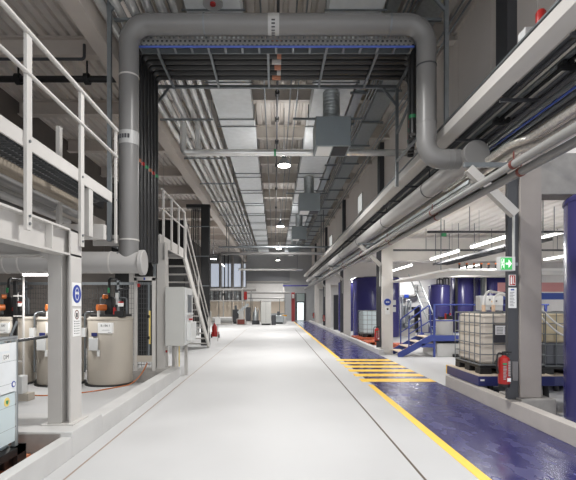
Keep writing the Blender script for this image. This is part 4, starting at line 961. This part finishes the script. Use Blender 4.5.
for k, (x0, x1, z, y, r, m, lb) in enumerate(((-7, -1.8, 3.15, 42, .14, 'duct_grey', 'pale thick pipe crossing the far end above the machines'), (-2.8, 1.4, 2.85, 42, .1, 'duct_grey', 'pale pipe crossing before the white end panel, upper of two'), (-2.6, .9, 2.35, 42.5, .07, 'duct_grey', 'pale pipe crossing before the white end panel, lower of two'),
        (-3.2, 3.2, 4.95, 25, .05, 'strut', 'grey pipe crossing above the aisle midway'), (-3.2, 3.2, 4.72, 26.2, .09, 'pvc_grey', 'thicker grey pipe crossing above the aisle midway'), (-3.2, 2.4, 4.8, 38.5, .1, 'silver_wrap', 'silver pipe crossing the far aisle under the roof'))):
    o = MB().tube([(x0, y, z), (x1, y, z)], r, 12).build('process_pipe', m); tag(o, lb, 'pipe')
    for x in (x0 + .45, x1 - .45): MB().tube([(x, y, z), (x, y, 0 if z < 3.5 else 7.42)], .025, 6).build('support', 'strut', o)
# partition and machines
o = MB().box(-6.9, -1.3, 43.2, 43.3, .1, 2.05).build('machine_screen', 'beige_panel'); tag(o, 'long beige screen behind the machines at the far end', 'screen')
for x in (-6.8, -5.5, -4.2, -2.9, -1.4): MB().box(x - .04, x + .04, 43.1, 43.3, 0, 2.15).build('post', 'steel_grey', o)
o = MB().box(-.4, 1.0, 43.2, 43.3, .9, 2.05).build('machine_screen', 'beige_panel'); tag(o, 'short beige screen beside the tall grey cabinet at the far end', 'screen')
MB().box(-.3, -.22, 43.2, 43.3, 0, .9).box(.82, .9, 43.2, 43.3, 0, .9).build('leg', 'steel_grey', o)
t = thing('machine_cabinet', 'tall grey cabinet standing at the far end of the aisle', 'cabinet', (-.76, 37.3, 0))
MB().box(-1.18, -.33, 37, 37.6, .12, 1.95).build('body', 'cab_grey', t, bevel=.02)
MB().box(-1.14, -.37, 37.05, 37.55, 0, .12).build('plinth', 'black_plastic', t)
MB().box(-.78, -.76, 36.985, 37, .2, 1.9).build('door_seam', 'text_grey', t)
t = thing('waste_bin', 'dark bin standing beside the tall grey cabinet', 'bin', (-.1, 37.3, 0))
MB().box(-.3, .08, 37.1, 37.5, 0, .8).build('body', 'dark_steel', t, bevel=.03); MB().box(-.32, .1, 37.08, 37.52, .8, .88).build('lid', 'strut', t)
t = thing('waste_bin', 'white bin with yellow lid near the far door', 'bin', (.85, 41, 0))
MB().lathe(.85, 41, [(.2, 0), (.24, .65)], 16).build('body', 'sign_white', t); MB().lathe(.85, 41, [(.25, .65), (.25, .75), (.1, .78)], 16).build('lid', 'yellow_cap', t)
t = thing('lying_tank', 'pale cylinder lying on a frame at the far end', 'tank', (-4.6, 38, 0))
MB().tube([(-5.4, 38, .42), (-3.7, 38, .42)], .25, 20).build('shell', 'band_grey', t); MB().box(-5.4, -3.7, 37.8, 38.2, 0, .16).build('frame', 'steel_grey', t)
t = thing('filling_machine', 'filling machine with angled grey arm at the far end', 'machine', (-2.9, 38, 0))
MB().box(-3.3, -2.5, 37.7, 38.5, 0, .5).build('base', 'steel_grey', t); MB().box(-3.1, -2.7, 37.8, 38.2, .5, 1.2).build('column', 'cab_grey', t)
MB().bar((-3.2, 38, 1.0), (-2.3, 38, 1.75), .22).build('arm', 'zinc', t); MB().box(-2.5, -2.1, 37.8, 38.2, .3, 1.5).build('head', 'dark_steel', t, bevel=.05)
MB().box(-3.2, -2.6, 37.5, 37.7, .05, .45).build('red_motor', 'rust_red', t)
t = thing('mixing_machine', 'mixing machine with pointed grey hopper at the far end', 'machine', (-1.75, 38.4, 0))
MB().box(-2.0, -1.35, 38.1, 38.8, 0, .35).build('base', 'dark_steel', t); MB().lathe(-1.7, 38.4, [(.28, .35), (.3, .8), (.1, 1.25), (.06, 1.5)], 18).build('hopper', 'zinc', t)
MB().box(-1.5, -1.4, 38.2, 38.3, .35, 1.4).build('mast', 'steel_grey', t)
for k, (x, w_, h_, m_, lb) in enumerate(((-6.3, .5, 1.1, 'cab_grey', 'small grey machine at the window end of the beige screen'), (-3.55, .25, 1.3, 'dark_steel', 'slim dark machine beside the filling machine'), (.3, .5, .75, 'zinc', 'low metal machine between the dark bin and the white bin'))):
    o = MB().box(x - w_, x + w_, 39.5, 40.2, .12, h_).build('small_machine', m_, bevel=.05); tag(o, lb, 'machine')
    MB().box(x - w_ * .8, x + w_ * .8, 39.6, 40.1, 0, .12).build('base', 'black_plastic', o)
    MB().cyl((x, 39.8, h_), (x, 39.8, h_ + .35), .12, 12).build('motor', 'strut', o)
t = thing('valve_rack', 'rack of grey valves and pipes above the beige screen', 'rack', (-5, 42, 2.1))
for i in range(14):
    x = -6.8 + i * .27; MB().tube([(x, 41.8, 2.1), (x, 41.8, 3.0)], .05, 8).box(x - .08, x + .08, 41.7, 41.9, 2.4 + .2 * (i % 3), 2.6 + .2 * (i % 3)).build('valve', ('zinc', 'dark_steel', 'strut')[i % 3], t)
for x in (-6.9, -4.9, -3.1): MB().box(x - .05, x + .05, 41.7, 41.9, 0, 3.1).build('post', 'steel_grey', t)
MB().box(-6.9, -3.1, 41.75, 41.85, 2.05, 2.15).build('shelf', 'steel_white', t)
o = MB().box(-2.95, -2.65, 41.6, 41.9, 2.2, 2.95).build('red_tank', 'red_paint', bevel=.05); tag(o, 'small red tank beside the rack of valves', 'tank')
MB().box(-2.85, -2.75, 41.7, 41.8, 0, 2.2).build('stand', 'steel_grey', o)
# far right panels
for k, (x0, y, x1, z1, m, lb) in enumerate(((3.95, 29.6, 4.45, 2.35, 'dark_steel', 'dark grey board between the third and fourth columns'), (3.9, 33, 5.2, 3.0, 'white_wall', 'white panel beyond the fourth column'), (3.9, 42, 5.4, 3.1, 'white_wall', 'white panel beyond the fifth column'))):
    o = MB().box(x0, x1, y, y + .1, 0, z1).build('standing_panel', m); tag(o, lb, 'panel')

# ------------------------------------------------------------------ world, camera, view
wd = bpy.data.worlds.new('World'); bpy.context.scene.world = wd; wd.use_nodes = True
bg = wd.node_tree.nodes['Background']; bg.inputs['Color'].default_value = (.95, .97, 1, 1); bg.inputs['Strength'].default_value = 1.45
cam = bpy.data.cameras.new('camera'); co = bpy.data.objects.new('camera', cam); C.objects.link(co)
co.location = (0, 0, H); co.rotation_euler = (PI / 2, 0, 0)
cam.sensor_fit = 'HORIZONTAL'; cam.sensor_width = 36; cam.lens = F / 576 * 36
cam.shift_x = (288 - VX) / 576; cam.shift_y = (VY - 240) / 576
cam.clip_end = 200; cam.clip_start = .05
sc = bpy.context.scene; sc.camera = co
sc.view_settings.view_transform = 'Standard'; sc.view_settings.look = 'None'; sc.view_settings.exposure = 0; sc.view_settings.gamma = 1; sc.view_settings.use_curve_mapping = False
